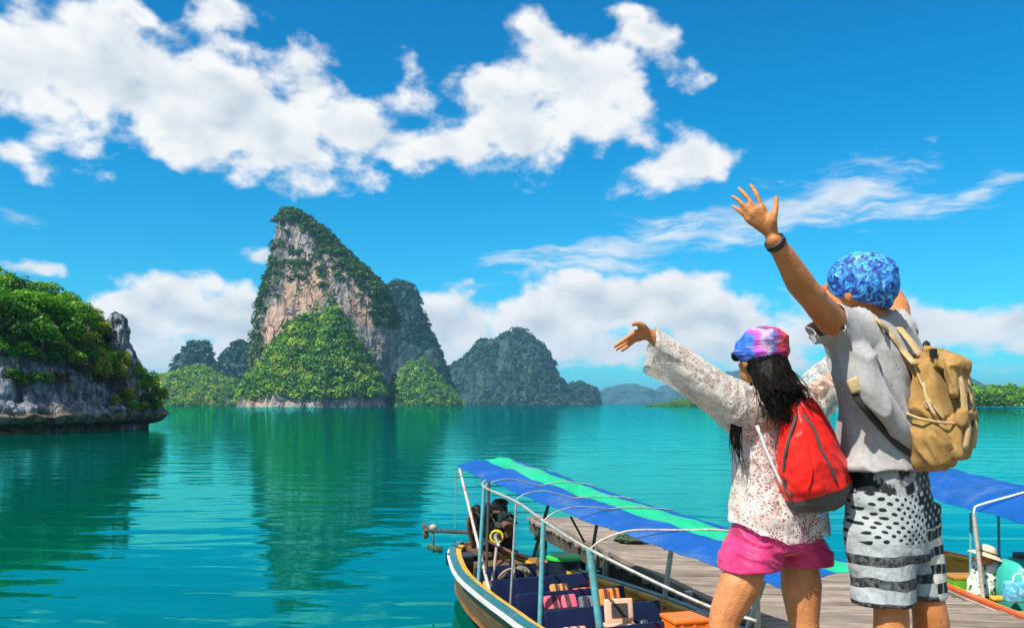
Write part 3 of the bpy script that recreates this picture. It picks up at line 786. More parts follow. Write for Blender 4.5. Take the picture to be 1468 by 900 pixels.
m_rust = pbr('rusty_steel', (.13, .065, .035), .8, .35, 20, .002, 60)
m_ylw = pbr('yellow_pulley', (.70, .55, .02), .4, .1)
def tarp_mat(name, col):
    m_, t, out = new_mat(name)
    co = t.n.new('ShaderNodeTexCoord').outputs['Object']
    n = t.noise(co, 2.3, 5, .6); n2 = t.noise(co, 7, 5, .6)
    c = t.mix(t.rng(n, .3, .7), tuple(x * .88 for x in col), tuple(min(1, x * 1.1) for x in col))
    c = t.mix(t.rng(t.noise(co, 1.1, 6, .7), .50, .70, 0, .22, True), c, (.30, .42, .48))
    b = t.node('ShaderNodeBsdfPrincipled', None, Base_Color=c, Roughness=.55)
    b.inputs['Specular IOR Level'].default_value = .3
    hgt = t.m('ADD', t.noise(t.mapping(co, rot=(0, 0, R(22)), scale=(1, .25, 1)), 5, 3, .5), t.m('MULTIPLY', n2, .3))
    t.put(b.inputs['Normal'], t.node('ShaderNodeBump', None, Strength=.9, Distance=.05, Height=hgt).outputs[0])
    tr = t.node('ShaderNodeBsdfTranslucent', None, Color=c)
    mx = t.n.new('ShaderNodeMixShader'); mx.inputs[0].default_value = .22
    t.l.new(b.outputs[0], mx.inputs[1]); t.l.new(tr.outputs[0], mx.inputs[2]); t.l.new(mx.outputs[0], out.inputs[0])
    return m_
m_tarp_blue = tarp_mat('blue_tarpaulin', (.004, .10, .40))
m_tarp_mint = tarp_mat('mint_tarpaulin', (.012, .52, .26))

# ---- the wooden pier
DECK = 0.5
def pier_left(Y): return .5 + (15.3 - Y) * .235
PIERW = 2.9
pier = empty('wooden_pier', (2.6, 12, 0))
tag(pier, 'weathered grey plank pier between the two canopied longtail boats', 'pier')
plank_me = []
for k in range(5):
    mb = MB(); L_ = PIERW + .12; r_ = random.Random(40 + k); ys = []
    n = 9; top = []; rings = []
    for i in range(n):
        x = -L_ / 2 + L_ * i / (n - 1); w0 = .068 + r_.uniform(-.004, .003); dz = .006 * math.sin(i * .9 + k) + r_.uniform(-.002, .002); e = .006
        rings.append([Vector((x, -w0, -.02)), Vector((x, w0, -.02)), Vector((x, w0, .014 + dz)), Vector((x, w0 - e, .02 + dz)), Vector((x, -w0 + e, .02 + dz)), Vector((x, -w0, .014 + dz))])
    mb.loft(rings); me = mb.mesh('plank'); me.materials.append(m_deck); plank_me.append(me)
Yq = 16.05; i = 0
while Yq > 4.25:
    cxp = pier_left(Yq) + PIERW / 2
    o = bpy.data.objects.new('plank', plank_me[random.randrange(5)])
    o.location = (cxp + random.uniform(-.045, .045), Yq - .12, DECK - .02 + random.uniform(-.006, .006))
    o.rotation_euler = (random.uniform(-.02, .02), random.uniform(-.003, .003), R(-5.2) + random.uniform(-.006, .006))
    if random.random() < .5: o.scale.x = -1
    link(o, pier)
    Yq -= .150 + random.uniform(0, .016)
for off in (.06, PIERW * .5, PIERW - .06):          # stringers under the planks
    pts = [Vector((pier_left(y) + off, y, DECK - .15)) for y in (16.1, 12, 8, 4.2)]
    mb = MB()
    dirp = (pts[-1] - pts[0]); rot = Matrix.Rotation(math.atan2(dirp.y, dirp.x), 3, 'Z')
    mb.box((pts[0] + pts[-1]) / 2, (dirp.length, .11, .2), rot); mb.build('stringer', m_pile, pier)
for y in (15.8, 13.6, 11.4, 9.6, 7.4, 5.2):
    for off in (.16, PIERW - .16):
        x = pier_left(y) + off
        mb = MB(); mb.tube([(x, y, -2.5), (x + .02, y, -.6), (x - .01, y + .01, DECK - .06)], [.1, .095, .09], 10); mb.build('pile', m_pile, pier, True, 50)
    mb = MB(); mb.tube([(pier_left(y) + .02, y, DECK - .30), (pier_left(y) + PIERW - .02, y - .1, DECK - .30)], .07, 8); mb.build('crossbeam', m_pile, pier, True, 50)
# low kerb rail along the pier edge
for (ya, yb) in ((15.9, 12.7), (12.66, 9.5), (9.46, 6.4)):
    a_ = Vector((pier_left(ya) + .07, ya, DECK + .055)); b_ = Vector((pier_left(yb) + .07, yb, DECK + .045))
    mb = MB(); dv_ = b_ - a_; mb.rbox((a_ + b_) / 2, (dv_.length, .1, .075), .012, Matrix.Rotation(math.atan2(dv_.y, dv_.x), 3, 'Z')); mb.build('kerb_rail', m_deck, pier)
for y in (12.2, 11.7, 9.2):                            # mooring posts beside the boat
    x = pier_left(y) - .09
    mb = MB(); mb.tube([(x, y, -2), (x, y, .2), (x + .02, y, DECK + .12)], [.055, .05, .045], 8); mb.build('mooring_post', m_pole_grey, pier, True, 50)

# raised landing where the two people stand (steps lead down to the pier)
LAND = 1.4
landing = empty('wooden_landing', (1.4, 1.5, 0))
tag(landing, 'raised timber landing under the two travellers at the head of the pier', 'landing')
for k in range(20):
    mb = MB(); mb.rbox((0, 0, 0), (5.4, .22, .04), .006)
    o = mb.build('plank', m_deck, landing); o.location = (1.7 + random.uniform(-.02, .02), -.78 + k * .232, LAND - .02)
for y in (-.6, 1.5, 3.5):
    mb = MB(); mb.box((1.7, y, LAND - .14), (5.2, .12, .19)); mb.build('crossbeam', m_pile, landing)
    for x in (-.7, 1.7, 4.1): mb = MB(); mb.tube([(x, y, -2.5), (x, y, LAND - .05)], .1, 10); mb.build('pile', m_pile, landing, True, 50)
for k in range(3):
    mb = MB(); mb.rbox((4.35, 3.86 + k * .28, LAND - .24 - k * .22), (1.0, .3, .05), .008); mb.build('step', m_deck, landing)
for x in (3.9, 4.8): mb = MB(); mb.box((x, 4.2, LAND - .58), (.06, .95, .14), Matrix.Rotation(R(-38), 3, 'X')); mb.build('step_stringer', m_pile, landing)

# heap of green net on the pier
m_net = pbr('green_net', (.05, .085, .045), .9, .5, 25, .01, 60)
m_rope = pbr('rope', (.30, .26, .18), .9, .3, 40, .004, 120)
npos = PZ(912, 777, DECK)
mb = MB(); r_ = random.Random(5)
for k in range(26):
    a = r_.uniform(0, 6.28); rad = r_.uniform(.1, .32); z0 = DECK + .02 + (.34 - rad) * .55 * r_.random()
    pts = [(npos.x + math.cos(a + q) * rad * r_.uniform(.9, 1.1), npos.y + math.sin(a + q) * rad * r_.uniform(.7, .9), z0 + r_.uniform(0, .05)) for q in np.linspace(0, 4.2, 9)]
    mb.tube(smooth_path(pts, 2), .018, 5)
o = mb.build('fishing_net', m_net, None, True)
tag(o, 'heap of dark green fishing net lying on the grey pier planks', 'net')

# ---- the longtail boats
def ring_interp(tab, n):
    """smooth resample of a list of xyz"""
    pts = smooth_path([Vector(p) for p in tab], 6)
    return [pts[int(round(i * (len(pts) - 1) / (n - 1)))] for i in range(n)]
def hull(root, Lp, Rp, mats, n=34, keel=-.18, floor=.14):
    """Lp, Rp: gunwale points stern to bow on the two sides"""
    L = ring_interp(Lp, n); Rr = ring_interp(Rp, n)
    def sect(i):
        l, r = L[i], Rr[i]; mid = (l + r) / 2; u = i / (n - 1)
        out_l = []; zg_l, zg_r = l.z, r.z
        rise = max(0, (u - .78) / .22) ** 2 * .55 + max(0, (.10 - u) / .10) ** 2 * .30
        kz = keel + rise
        def side(p):
            prof = [(0.0, 0.0), (.07, .30), (.17, .58), (.34, .84), (.62, .96), (1.0, 1.0)]    # inwards, downwards from gunwale to keel
            return [Vector((p.x + (mid.x - p.x) * a, p.y + (mid.y - p.y) * a, p.z + (kz - p.z) * b)) for a, b in prof]
        return side(l), side(r)
    S = [sect(i) for i in range(n)]
    # outer strakes, one board per band and side
    for sd in (0, 1):
        for k in range(5):
            mb = MB(); rings = []
            for i in range(n):
                a, b = S[i][sd][k], S[i][sd][k + 1]; m = (L[i] + Rr[i]) / 2
                inw = Vector((m.x - a.x, m.y - a.y, 0)); inw = inw.normalized() * .022 if inw.length > 1e-4 else Vector((0, 0, 0))
                o_ = -inw * (.25 if k % 2 else 0.0)
                d_ = (b - a) * .02
                rings.append([a + o_ + d_, b + o_ - d_, b + inw - d_, a + inw + d_])
            mb.loft(rings); mb.build('strake', mats['hull'] if k < 4 else m_pile, root)
    # inner lining, floor boards
    for sd in (0, 1):
        mb = MB(); rings = []
        for i in range(1, n - 1):
            m = (L[i] + Rr[i]) / 2; a = S[i][sd][0]; inw = Vector((m.x - a.x, m.y - a.y, 0)); w_ = inw.length; inw.normalize()
            z1 = floor
            rings.append([a + inw * .03 + Vector((0, 0, -.02)), a + inw * (.05 + w_ * .04) + Vector((0, 0, (z1 - a.z) * .45)), a + inw * (.06 + w_ * .13) + Vector((0, 0, z1 - a.z))])
        mb.loft(rings, cap=False, closed=False); mb.build('lining', mats['inner'], root, True)
    mb = MB(); rings = []
    for i in range(1, n - 2):
        m = (L[i] + Rr[i]) / 2
        l = L[i].lerp(m, .10); r = Rr[i].lerp(m, .10); rings.append([Vector((l.x, l.y, floor)), Vector((r.x, r.y, floor))])
    mb.loft(rings, cap=False, closed=False); mb.build('floor_board', mats['floor'], root)
    # gunwale cap, white rubbing strake, stem pieces
    for sd, Q in ((0, L), (1, Rr)):
        inn = []
        for i in range(n):
            m = (L[i] + Rr[i]) / 2; v = Vector((m.x - Q[i].x, m.y - Q[i].y, 0)); inn.append(v.normalized() if v.length > 1e-4 else Vector((1, 0, 0)))
        mb = MB(); mb.loft([[Q[i] - inn[i] * .03 + Vector((0, 0, -.01)), Q[i] - inn[i] * .03 + Vector((0, 0, .022)), Q[i] + inn[i] * .055 + Vector((0, 0, .022)), Q[i] + inn[i] * .055 + Vector((0, 0, -.01))] for i in range(n)])
        mb.build('gunwale', mats['cap'], root)
        mb = MB(); mb.loft([[Q[i] - inn[i] * .052 + Vector((0, 0, -.060)), Q[i] - inn[i] * .056 + Vector((0, 0, -.022)), Q[i] - inn[i] * .028 + Vector((0, 0, -.016)), Q[i] - inn[i] * .02 + Vector((0, 0, -.060))] for i in range(n)])
        mb.build('rubbing_strake', mats['rub'], root)
        mb = MB(); mb.loft([[Q[i] + inn[i] * .06 + Vector((0, 0, -.02)), Q[i] + inn[i] * .06 + Vector((0, 0, .012)), Q[i] + inn[i] * .13 + Vector((0, 0, .002)), Q[i] + inn[i] * .13 + Vector((0, 0, -.03))] for i in range(2, n - 3)])
        mb.build('side_shelf', mats['shelf'], root)
    for q, zz in ((0, 'transom'), (n - 1, 'stem')):
        a, b = S[q]
        mb = MB(); mid = (L[q] + Rr[q]) / 2
        nrm = (L[1] - L[0]).normalized() if q == 0 else (L[-2] - L[-1]).normalized()
        ring = a + b[::-1][1:]
        mb.loft([[p - nrm * .01 for p in ring], [p + nrm * .03 for p in ring]]); mb.build(zz, mats['hull'], root)
    return L, Rr
def canopy(root, Le, Re, crest, mats, cuts, ns=30, nt=14, droop=.02):
    """arched tarpaulin between two edge lines; cuts = stripe borders across (0 left .. 1 right)"""
    can = empty('canopy', root.location); can.parent = root; can.matrix_parent_inverse = root.matrix_world.inverted()
    def pt(s, t_):
        l = Le[0].lerp(Le[1], s); r = Re[0].lerp(Re[1], s)
        p = l.lerp(r, t_); h = crest * (1 - (2 * t_ - 1) ** 2)
        sag = -droop * math.sin(s * math.pi * 6) ** 2 * (1 - .6 * abs(2 * t_ - 1)) + .004 * math.sin(s * 31 + t_ * 9) - .05 * math.sin(s * math.pi)
        q = np.array([[s * 26, t_ * 4, 1.7]]); wr = .016 * float(fbm(q, 2, 6)[0]) + .010 * float(fbm(np.array([[s * 60 + t_ * 14, t_ * 6, 4.2]]), 2, 7)[0])
        return p + Vector((0, 0, h + sag + wr))
    for (t0, t1, mt) in cuts:
        mb = MB(); rings = []
        for i in range(ns * 2 + 1):
            s = i / (ns * 2); row = [pt(s, t0 + (t1 - t0) * k / 5) for k in range(6)]
            rings.append(row + [p + Vector((0, 0, -.006)) for p in row[::-1]])
        mb.loft(rings); mb.build('canopy_stripe', mt, can, True, 50)
    return pt, can
def pole(root, a, b, r, mat, name='pole', n=8):
    mb = MB(); mb.tube([a, (Vector(a) + Vector(b)) / 2, b], r, n); return mb.build(name, mat, root, True, 50)

# the near boat
boat = empty('longtail_boat', (.6, 9.2, 0))
tag(boat, 'wooden longtail boat with blue and mint striped canopy and black engine, moored at the pier', 'boat')
GZ = .6
Lp = [(-.74, 12.3, .64), (-.82, 11.9, .62), (-.76, 11.2, GZ), (-.60, 10.2, GZ), (-.32, 9.2, GZ), (-.04, 8.36, GZ), (.14, 7.84, GZ), (.5, 7.0, .62), (1.05, 6.1, .68), (1.75, 5.25, .85)]
Rp = [(-.36, 12.35, .64), (-.12, 11.9, .62), (.18, 11.3, GZ), (.92, 10.2, GZ), (1.46, 9.2, GZ), (1.82, 8.36, GZ), (1.98, 7.84, GZ), (2.18, 7.0, .62), (2.24, 6.1, .68), (1.95, 5.2, .85)]
hull(boat, Lp, Rp, dict(hull=m_hull, inner=m_yellow, floor=m_hull, cap=m_teal, rub=m_white, shelf=m_yellow))
# canopy
cLe = [Vector((-.75, 11.8, 1.75)), Vector((1.93, 6.1, 1.30))]
cRe = [Vector((.12, 12.15, 1.80)), Vector((2.86, 6.45, 1.34))]
cpt, can = canopy(boat, cLe, cRe, .07, None, [(0, .42, m_tarp_blue), (.42, .80, m_tarp_mint), (.80, 1.0, m_tarp_blue)])
# poles along the outer side: base and head
def PB(px, py, Y): return P(px, py, Y)
pole_specs = [((685, 832, 9.84), (694, 698, 9.84), .022, m_pole_teal), ((774, 879, 8.6), (779, 746, 8.6), .026, m_pole_teal), ((864, 912, 7.75), (845, 787, 7.75), .034, m_pole_teal),
              ((731, 861, 9.2), (740, 716, 9.2), .012, m_pole_grey)]
heads = []
for b_, h_, r_, mt in pole_specs:
    A, B = P(*b_), P(*h_); A.z = min(A.z, .58) - .12
    pole(boat, A, B, r_, mt); heads.append(B)
pole(boat, P(703, 852, 9.4), P(659, 672, 11.7), .019, m_pole_worn, 'brace_pole')
pole(boat, P(697, 832, 9.7), P(701, 690, 9.75), .016, m_pole_dark)
for (bx, by, s, mt, r_) in ((.24, 11.2, .17, m_pole_dark, .022), (.88, 10.2, .345, m_pole_dark, .020), (1.54, 8.9, .572, m_pole_grey, .028), (2.00, 7.6, .80, m_pole_grey, .026)):
    pole(boat, (bx, by, .5), cpt(s, .985) + Vector((0, 0, -.03)), r_, mt)
pole(boat, (1.98, 7.0, .45), P(1085, 850, 7.0), .026, m_pole_grey)
# side rail that joins the pole heads
mb = MB(); mb.tube(smooth_path([heads[0] + Vector((-.0, .5, .03)), heads[0], heads[3] + Vector((0, 0, -.02)), heads[1], heads[2], P(1000, 862, 6.9), P(1085, 890, 6.5)], 5), .016, 7); mb.build('side_rail', m_pole_grey, boat, True)
# hoops over the tarpaulin
for hd, s in ((heads[0], .30), (heads[3], .43), (heads[1], .545), (heads[2], .72)):
    e0 = cpt(s, .12) + Vector((0, 0, .014)); e0 = cpt(s, .30) + Vector((0, 0, .012)); pts = [hd, hd.lerp(e0, .16) + Vector((0, 0, .06)), hd.lerp(e0, .45) + Vector((0, 0, .085)), hd.lerp(e0, .75) + Vector((0, 0, .045))] + [cpt(s + .02 * q, .30 + .68 * q) + Vector((0, 0, .012)) for q in (0, .25, .5, .75, 1)]
    mb = MB(); mb.tube(smooth_path(pts, 5), (.0065 if s != .72 else .010), 6); mb.build('hoop', m_pole_grey if s != .72 else m_pole_worn, boat, True)
mb = MB(); mb.tube([P(818, 740, 10.6), P(838, 777, 10.6)], .014, 6); mb.build('brace_pole', m_rust, boat, True)
for k in range(7):                                   # battens under the cloth
    s = .06 + k * .14
    mb = MB(); mb.tube([cpt(s, q) + Vector((0, 0, -.02)) for q in np.linspace(.02, .98, 9)], .012, 5); mb.build('batten', m_pole_grey, boat, True)
# stern cord
mb = MB(); mb.tube([P(654, 676, 11.8), P(652, 780, 11.9)], .006, 5); mb.build('cord', m_rope, boat)

# engine on the stern
eng = empty('engine', P(705, 800, 11.3)); eng.parent = boat; eng.matrix_parent_inverse = boat.matrix_world.inverted()
ec = P(706, 762, 11.25)
def EP(dx, dy, dz): return ec + Vector((dx, dy, dz))
rotE = Matrix.Rotation(R(20), 3, 'Z')
mb = MB(); mb.rbox(EP(0, 0, -.02), (.40, .52, .34), .03, rotE); mb.rbox(EP(.0, .02, .18), (.30, .46, .14), .03, rotE)
for k in range(4): mb.rbox(EP(-.17, -.18 + k * .12, .17), (.1, .07, .12), .02, rotE)
mb.build('engine_block', m_black, eng)
mb = MB(); mb.rbox(EP(.02, -.02, .31), (.26, .38, .11), .04, rotE); mb.ball(EP(.10, .05, .37), (.11, .11, .06), 8); mb.build('air_filter', m_black, eng, True, 40)
mb = MB(); mb.rbox(EP(-.20, .24, .08), (.10, .36, .40), .02, rotE)
for k in range(6): mb.box(EP(-.262, .24, -.08 + k * .06), (.012, .3, .02), rotE)
mb.build('radiator', m_black, eng)
pc = P(712, 769, 10.9); pd = Vector((.12, -1, .1)).normalized()
mb = MB(); mb.tube([pc + Vector((math.cos(q), 0, math.sin(q))) * .075 for q in np.linspace(0, 2 * math.pi, 21)], .016, 7, False); mb.build('pulley_ring', m_ylw, eng, True)
mb = MB(); mb.disc(pc + Vector((0, .02, 0)), pd, .06, 18, .05); mb.disc(pc + Vector((-.16, .03, -.06)), pd, .05, 14, .04); mb.disc(pc + Vector((.03, .03, .15)), pd, .045, 14, .04); mb.build('pulley', m_steel, eng, True, 40)
mb = MB(); mb.tube(smooth_path([EP(-.14, -.1, .2), EP(-.26, -.15, .26), EP(-.30, -.1, .08), EP(-.24, .0, -.2)], 5), .03, 8); mb.build('exhaust_pipe', m_rust, eng, True)
mb = MB(); mb.tube(smooth_path([EP(.14, -.1, .28), EP(.24, -.2, .18), EP(.2, -.24, -.1), EP(.1, -.2, -.2)], 5), .022, 7); mb.tube(smooth_path([EP(-.05, -.2, .28), EP(.05, -.3, .12), EP(-.05, -.3, -.05)], 5), .018, 7); mb.build('hose', m_black, eng, True)
mb = MB(); mb.tube([EP(.02, .0, -.16), EP(.02, .0, -.62)], .06, 10); mb.rbox(EP(0, 0, -.24), (.5, .6, .06), .01, rotE); mb.build('engine_mount', m_rust, eng, True, 40)
sh0, sh1 = P(682, 763, 11.3), P(613, 760, 12.2)
mb = MB(); mb.tube([sh0, sh1], .028, 8); mb.tube([sh0 + Vector((.3, -.3, -.02)), sh0], .035, 8); mb.build('propeller_shaft', m_steel, eng, True, 40)
mb = MB(); mb.ball(P(621, 756, 12.1), (.055, .055, .05), 8); mb.build('shaft_float', m_hullgrey, eng, True)
mb = MB(); pp = sh1 + Vector((-.02, .02, 0))
for k in range(3):
    q = R(20 + 120 * k); e1 = Vector((0.3, .3, 0)).normalized()
    tipv = Vector((.5 * math.cos(q), -.5 * math.cos(q), math.sin(q))).normalized() * .12
    mb.tube([pp, pp + tipv * .6, pp + tipv], [.02, .045, .015], 6, flat=(1, .25))
mb.ball(pp, .035, 6); mb.build('propeller', m_rust, eng, True)
mb = MB(); mb.tube([P(621, 762, 12.1), P(622, 792, 12.1)], .012, 6); mb.tube([P(612, 783, 12.1), P(634, 788, 12.0)], [.03, .05], 6, flat=(1, .3)); mb.build('skeg', m_net, eng, True)
mb = MB(); mb.tube(smooth_path([EP(.1, -.2, .02), EP(.05, -.7, .05), EP(.1, -1.1, .0)], 5), .02, 7); mb.build('tiller', m_pole_grey, eng, True)
# manifolds, bolts, leads and brackets that clutter the engine
r_ = random.Random(77)
for nm, cnt, mt in (('bracket', 14, m_black), ('fitting', 10, m_steel), ('lead', 9, m_black), ('rusty_bracket', 7, m_rust)):
    for k in range(cnt):
        q = EP(r_.uniform(-.27, .25), r_.uniform(-.38, .2), r_.uniform(-.26, .34)); mb = MB()
        if nm == 'lead': mb.tube(smooth_path([q, q + Vector((r_.uniform(-.15, .15), -.08, r_.uniform(-.12, .12))), q + Vector((r_.uniform(-.2, .2), .05, r_.uniform(-.25, .05)))], 4), r_.uniform(.008, .018), 6)
        elif r_.random() < .5: mb.rbox(q, (r_.uniform(.04, .13), r_.uniform(.05, .14), r_.uniform(.03, .12)), .01, Matrix.Rotation(r_.uniform(0, 3), 3, 'Z'))
        else: mb.disc(q, (r_.uniform(-1, 1), -1, r_.uniform(-1, 1)), r_.uniform(.025, .06), 12, r_.uniform(.03, .1))
        mb.build(nm, mt, eng, nm == 'lead')
# boards, ropes and tins lying in the stern well
for k in range(12):
    q = P(r_.uniform(690, 790), r_.uniform(815, 850), r_.uniform(9.9, 11.0)); q.z = r_.uniform(.2, .38); mb = MB()
    mb.rbox(q, (r_.uniform(.1, .4), r_.uniform(.05, .14), r_.uniform(.03, .1)), .01, Matrix.Rotation(r_.uniform(-.6, 1.2), 3, 'Z')); mb.build('stern_fitting', r_.choice([m_rust, m_black, m_hull, m_pile]), boat)
# pipework and frames at the stern
for k, (a_, b_) in enumerate([((700, 775, 10.9), (735, 792, 10.4)), ((712, 782, 10.8), (705, 842, 10.0)), ((690, 790, 11.2), (687, 830, 10.6)), ((735, 792, 10.4), (738, 838, 10.2)), ((770, 800, 10.2), (773, 838, 10.1))]):
    pole(boat, P(*a_), P(*b_), .018, m_hullgrey if k % 2 else m_rust, 'stern_frame')
mb = MB(); a_, b_ = P(742, 795, 11.45), P(790, 810, 10.75); dv_ = b_ - a_; mb.rbox((a_ + b_) / 2, (dv_.length, .13, .05), .01, Matrix.Rotation(math.atan2(dv_.y, dv_.x), 3, 'Z')); mb.build('stern_board', m_orangewood, boat)
mb = MB(); mb.rbox(P(668, 800, 11.6) + Vector((.02, 0, -.02)), (.5, .4, .16), .03, rotE); mb.build('battery_box', m_black, boat)
mb = MB(); mb.rbox(P(735, 815, 10.6) + Vector((-.15, .1, -.1)), (.55, .5, .3), .02, rotE); mb.build('engine_hatch', m_rust, boat)
# coil of hose in the stern well
mb = MB()
for k in range(3):
    c_ = P(765, 830, 10.3) + Vector((-.25 + .03 * k, .05 * k, -.02))
    mb.tube([c_ + Vector((math.cos(q) * .17, .06 * math.sin(q * 2), math.sin(q) * .15)) for q in np.linspace(.3, 5.9, 18)], .014, 6)
o = mb.build('hose_coil', m_rope, None, True); tag(o, 'loose pale hose coil hanging in the stern well below the black engine', 'hose')

# benches across the boat
ax = Vector((.37, -.93, 0)).normalized(); nx_ = Vector((.93, .37, 0)).normalized()
rotB = Matrix(((nx_.x, -nx_.y, 0), (nx_.y, nx_.x, 0), (0, 0, 1)))
bench_rows = []
for k, (yc, xl, xr) in enumerate([(10.25, -.42, .62), (9.55, -.22, 1.02), (8.85, .04, 1.36), (8.15, .30, 1.62), (7.45, .62, 1.82)]):
    c = Vector(((xl + xr) / 2, yc + ((xl + xr) / 2 - .3) * 0, .30)); wd = (xr - xl) * .98
    bench = MB(); bench.rbox(c, (wd, .36, .05), .012, rotB); bo = bench.build('bench', m_navy, boat)
    bench = MB(); tilt = rotB @ Matrix.Rotation(R(-14), 3, 'X')
    bench.rbox(c + ax * -.20 + Vector((0, 0, .20)), (wd * .96, .045, .34), .016, tilt); bench.build('backrest', m_navy, bo)
    for sx in (-.46, .46):
        bench = MB(); q = c + nx_ * wd * sx; bench.box(q + Vector((0, 0, -.09)), (.05, .3, .14), rotB); bench.build('bench_support', m_white, bo)
    bench_rows.append((c, wd))

# life jackets and cloths on the benches: each its own thing
def jacket_mat(name, c1, c2, freq, axis='X'):
    m_, t, out = new_mat(name)
    co = t.n.new('ShaderNodeTexCoord').outputs['Object']
    s = t.sep(co)[{'X': 0, 'Y': 1, 'Z': 2}[axis]]
    f_ = t.m('FRACT', t.m('MULTIPLY_ADD', s, freq, 20.3))
    n = t.noise(co, 20, 4, .6)
    col = t.mix(t.rng(f_, .60, .64), c1, c2)
    col = t.mix(t.rng(n, .35, .7, 0, .3), col, tuple(x * .5 for x in c1))
    b = t.node('ShaderNodeBsdfPrincipled', None, Base_Color=col, Roughness=.75)
    t.put(b.inputs['Normal'], t.node('ShaderNodeBump', None, Strength=1.0, Distance=.02, Height=t.noise(co, 9, 4, .6)).outputs[0])
    t.l.new(b.outputs[0], out.inputs[0]); return m_
def life_jacket(px, py, Y, w_, h_, mt, strap, label, rz=20, tilt=20, at=None):
    root = empty('life_jacket', at if at is not None else P(px, py, Y), R(rz)); tag(root, label, 'life jacket', 'life jackets on the boat benches')
    rt = Matrix.Rotation(R(-tilt), 3, 'X')
    for k, sx in enumerate((-.26, .26)):
        mb = MB(); mb.rbox(rt @ Vector((sx * w_, 0, 0)), (w_ * .46, .07, h_), .03, rt)
        o = bpy.data.objects.new('foam_panel', mb.mesh('foam_panel', True)); o.data.materials.append(mt); sc.collection.objects.link(o); o.parent = root
    mb = MB(); mb.rbox(rt @ Vector((0, .03, h_ * .42)), (w_ * .7, .06, h_ * .2), .02, rt); o = bpy.data.objects.new('collar', mb.mesh('collar', True)); o.data.materials.append(mt); sc.collection.objects.link(o); o.parent = root
    for zz in (-.32,):
        mb = MB(); mb.box(rt @ Vector((0, -.037, zz * h_)), (w_ * .98, .010, .018), rt); o = bpy.data.objects.new('strap', mb.mesh('strap')); o.data.materials.append(strap); sc.collection.objects.link(o); o.parent = root
m_blk = pbr('black_webbing', (.012, .012, .014), .7)
J = [((804, 866), 8.75, .36, .20, jacket_mat('pink_cloth', (.72, .10, .16), (.02, .018, .02), 7), 'pink life jacket with black stripes on the navy bench', 20, 40),
     ((802, 845), 9.6, .22, .14, jacket_mat('orange_band', (.62, .24, .06), (.02, .02, .03), 12), 'small orange and black striped life jacket near the stern well', 20, 30),
     ((817, 888), 8.35, .30, .22, jacket_mat('salmon_stripe', (.75, .42, .28), (.02, .02, .025), 11), 'salmon life jacket with broad black stripes', 20, 35),
     ((874, 858), 9.0, .24, .22, jacket_mat('bright_orange', (.80, .20, .03), (.05, .02, .03), 10), 'bright orange striped life jacket against the far gunwale', 20, 25),
     ((846, 872), 8.6, .22, .26, jacket_mat('grey_cloth', (.10, .11, .15), (.02, .02, .03), 9), 'dark grey life jacket beside the pale teal pole', 20, 25),
     ((838, 890), 8.3, .2, .18, jacket_mat('slate_cloth', (.16, .18, .22), (.04, .04, .05), 5), 'slate grey cushion-like life jacket below the striped ones', 20, 25)]
for (p, Y, w_, h_, mt, lab, rz, tl) in J: life_jacket(p[0], p[1], Y, w_, h_, mt, m_blk, lab, rz, tl)
for k, (row, off, c1, c2_, lab) in enumerate([(0, -.30, (.70, .30, .10), (.02, .02, .02), 'faded orange life jacket on the bench nearest the engine'), (1, .38, (.75, .16, .03), (.02, .02, .03), 'orange life jacket propped at the pier end of a navy bench'),
                                        (3, .20, (.05, .06, .09), (.30, .30, .32), 'charcoal life jacket with pale stripes on the navy bench'), (3, -.30, (.72, .36, .24), (.02, .02, .025), 'peach life jacket with black stripes by the thin pole'), (2, .50, (.78, .22, .04), (.03, .02, .02), 'orange and black life jacket in the bench corner by the far gunwale')]):
    c_, wd_ = bench_rows[row]; q = c_ + nx_ * wd_ * off + Vector((0, 0, .135)) - ax * .06
    life_jacket(0, 0, 1, .27, .20, jacket_mat('jacket_cloth', c1, c2_, 9 + k), m_blk, lab, 20, 18, at=q)
# framed pale seat cushion, orange crate, green-lidded tub, red can, towel
m_salmon = pbr('salmon_plastic', (.72, .42, .30), .5, .1, dirt=(.4, .25, .18)); m_mesh = pbr('dark_mesh', (.05, .05, .05), .8, .4, 60)
m_orange = pbr('orange_plastic', (.85, .17, .015), .42, .08, 5, dirt=(.5, .12, .03), dirt_amt=.4)
m_green = pbr('green_lid', (.03, .48, .05), .45, .1); m_darkblue = pbr('dark_tub', (.012, .02, .035), .45, .2); m_red = pbr('red_can', (.60, .02, .025), .4, .12)
r0 = empty('seat_cushion', P(887, 876, 8.2), R(12)); tag(r0, 'salmon framed seat cushion with dark mesh centre on the bench', 'cushion')
rt = Matrix.Rotation(R(-12), 3, 'X')
def child(root, name, mb, mt, smooth=False):
    o = bpy.data.objects.new(name, mb.mesh(name, smooth)); o.data.materials.append(mt); sc.collection.objects.link(o); o.parent = root; return o
mb = MB(); mb.rbox((0, 0, 0), (.28, .05, .24), .018, rt); child(r0, 'frame', mb, m_salmon, True)
mb = MB(); mb.rbox(rt @ Vector((0, -.027, .01)), (.16, .01, .13), .004, rt); child(r0, 'mesh_panel', mb, m_mesh)
r0 = empty('storage_box', P(890, 902, 8.1), R(12)); tag(r0, 'salmon storage box standing just below the framed cushion', 'box')
mb = MB(); mb.rbox((0, 0, -.06), (.27, .2, .16), .015); child(r0, 'body', mb, m_salmon); mb = MB(); mb.rbox((0, 0, .03), (.29, .22, .04), .012); child(r0, 'lid', mb, m_salmon)
r0 = empty('orange_crate', P(985, 905, 7.7), R(15)); tag(r0, 'bright orange plastic crate beside the woman in pink shorts', 'crate')
mb = MB(); mb.rbox((0, 0, 0), (.36, .30, .26), .02); child(r0, 'body', mb, m_orange)
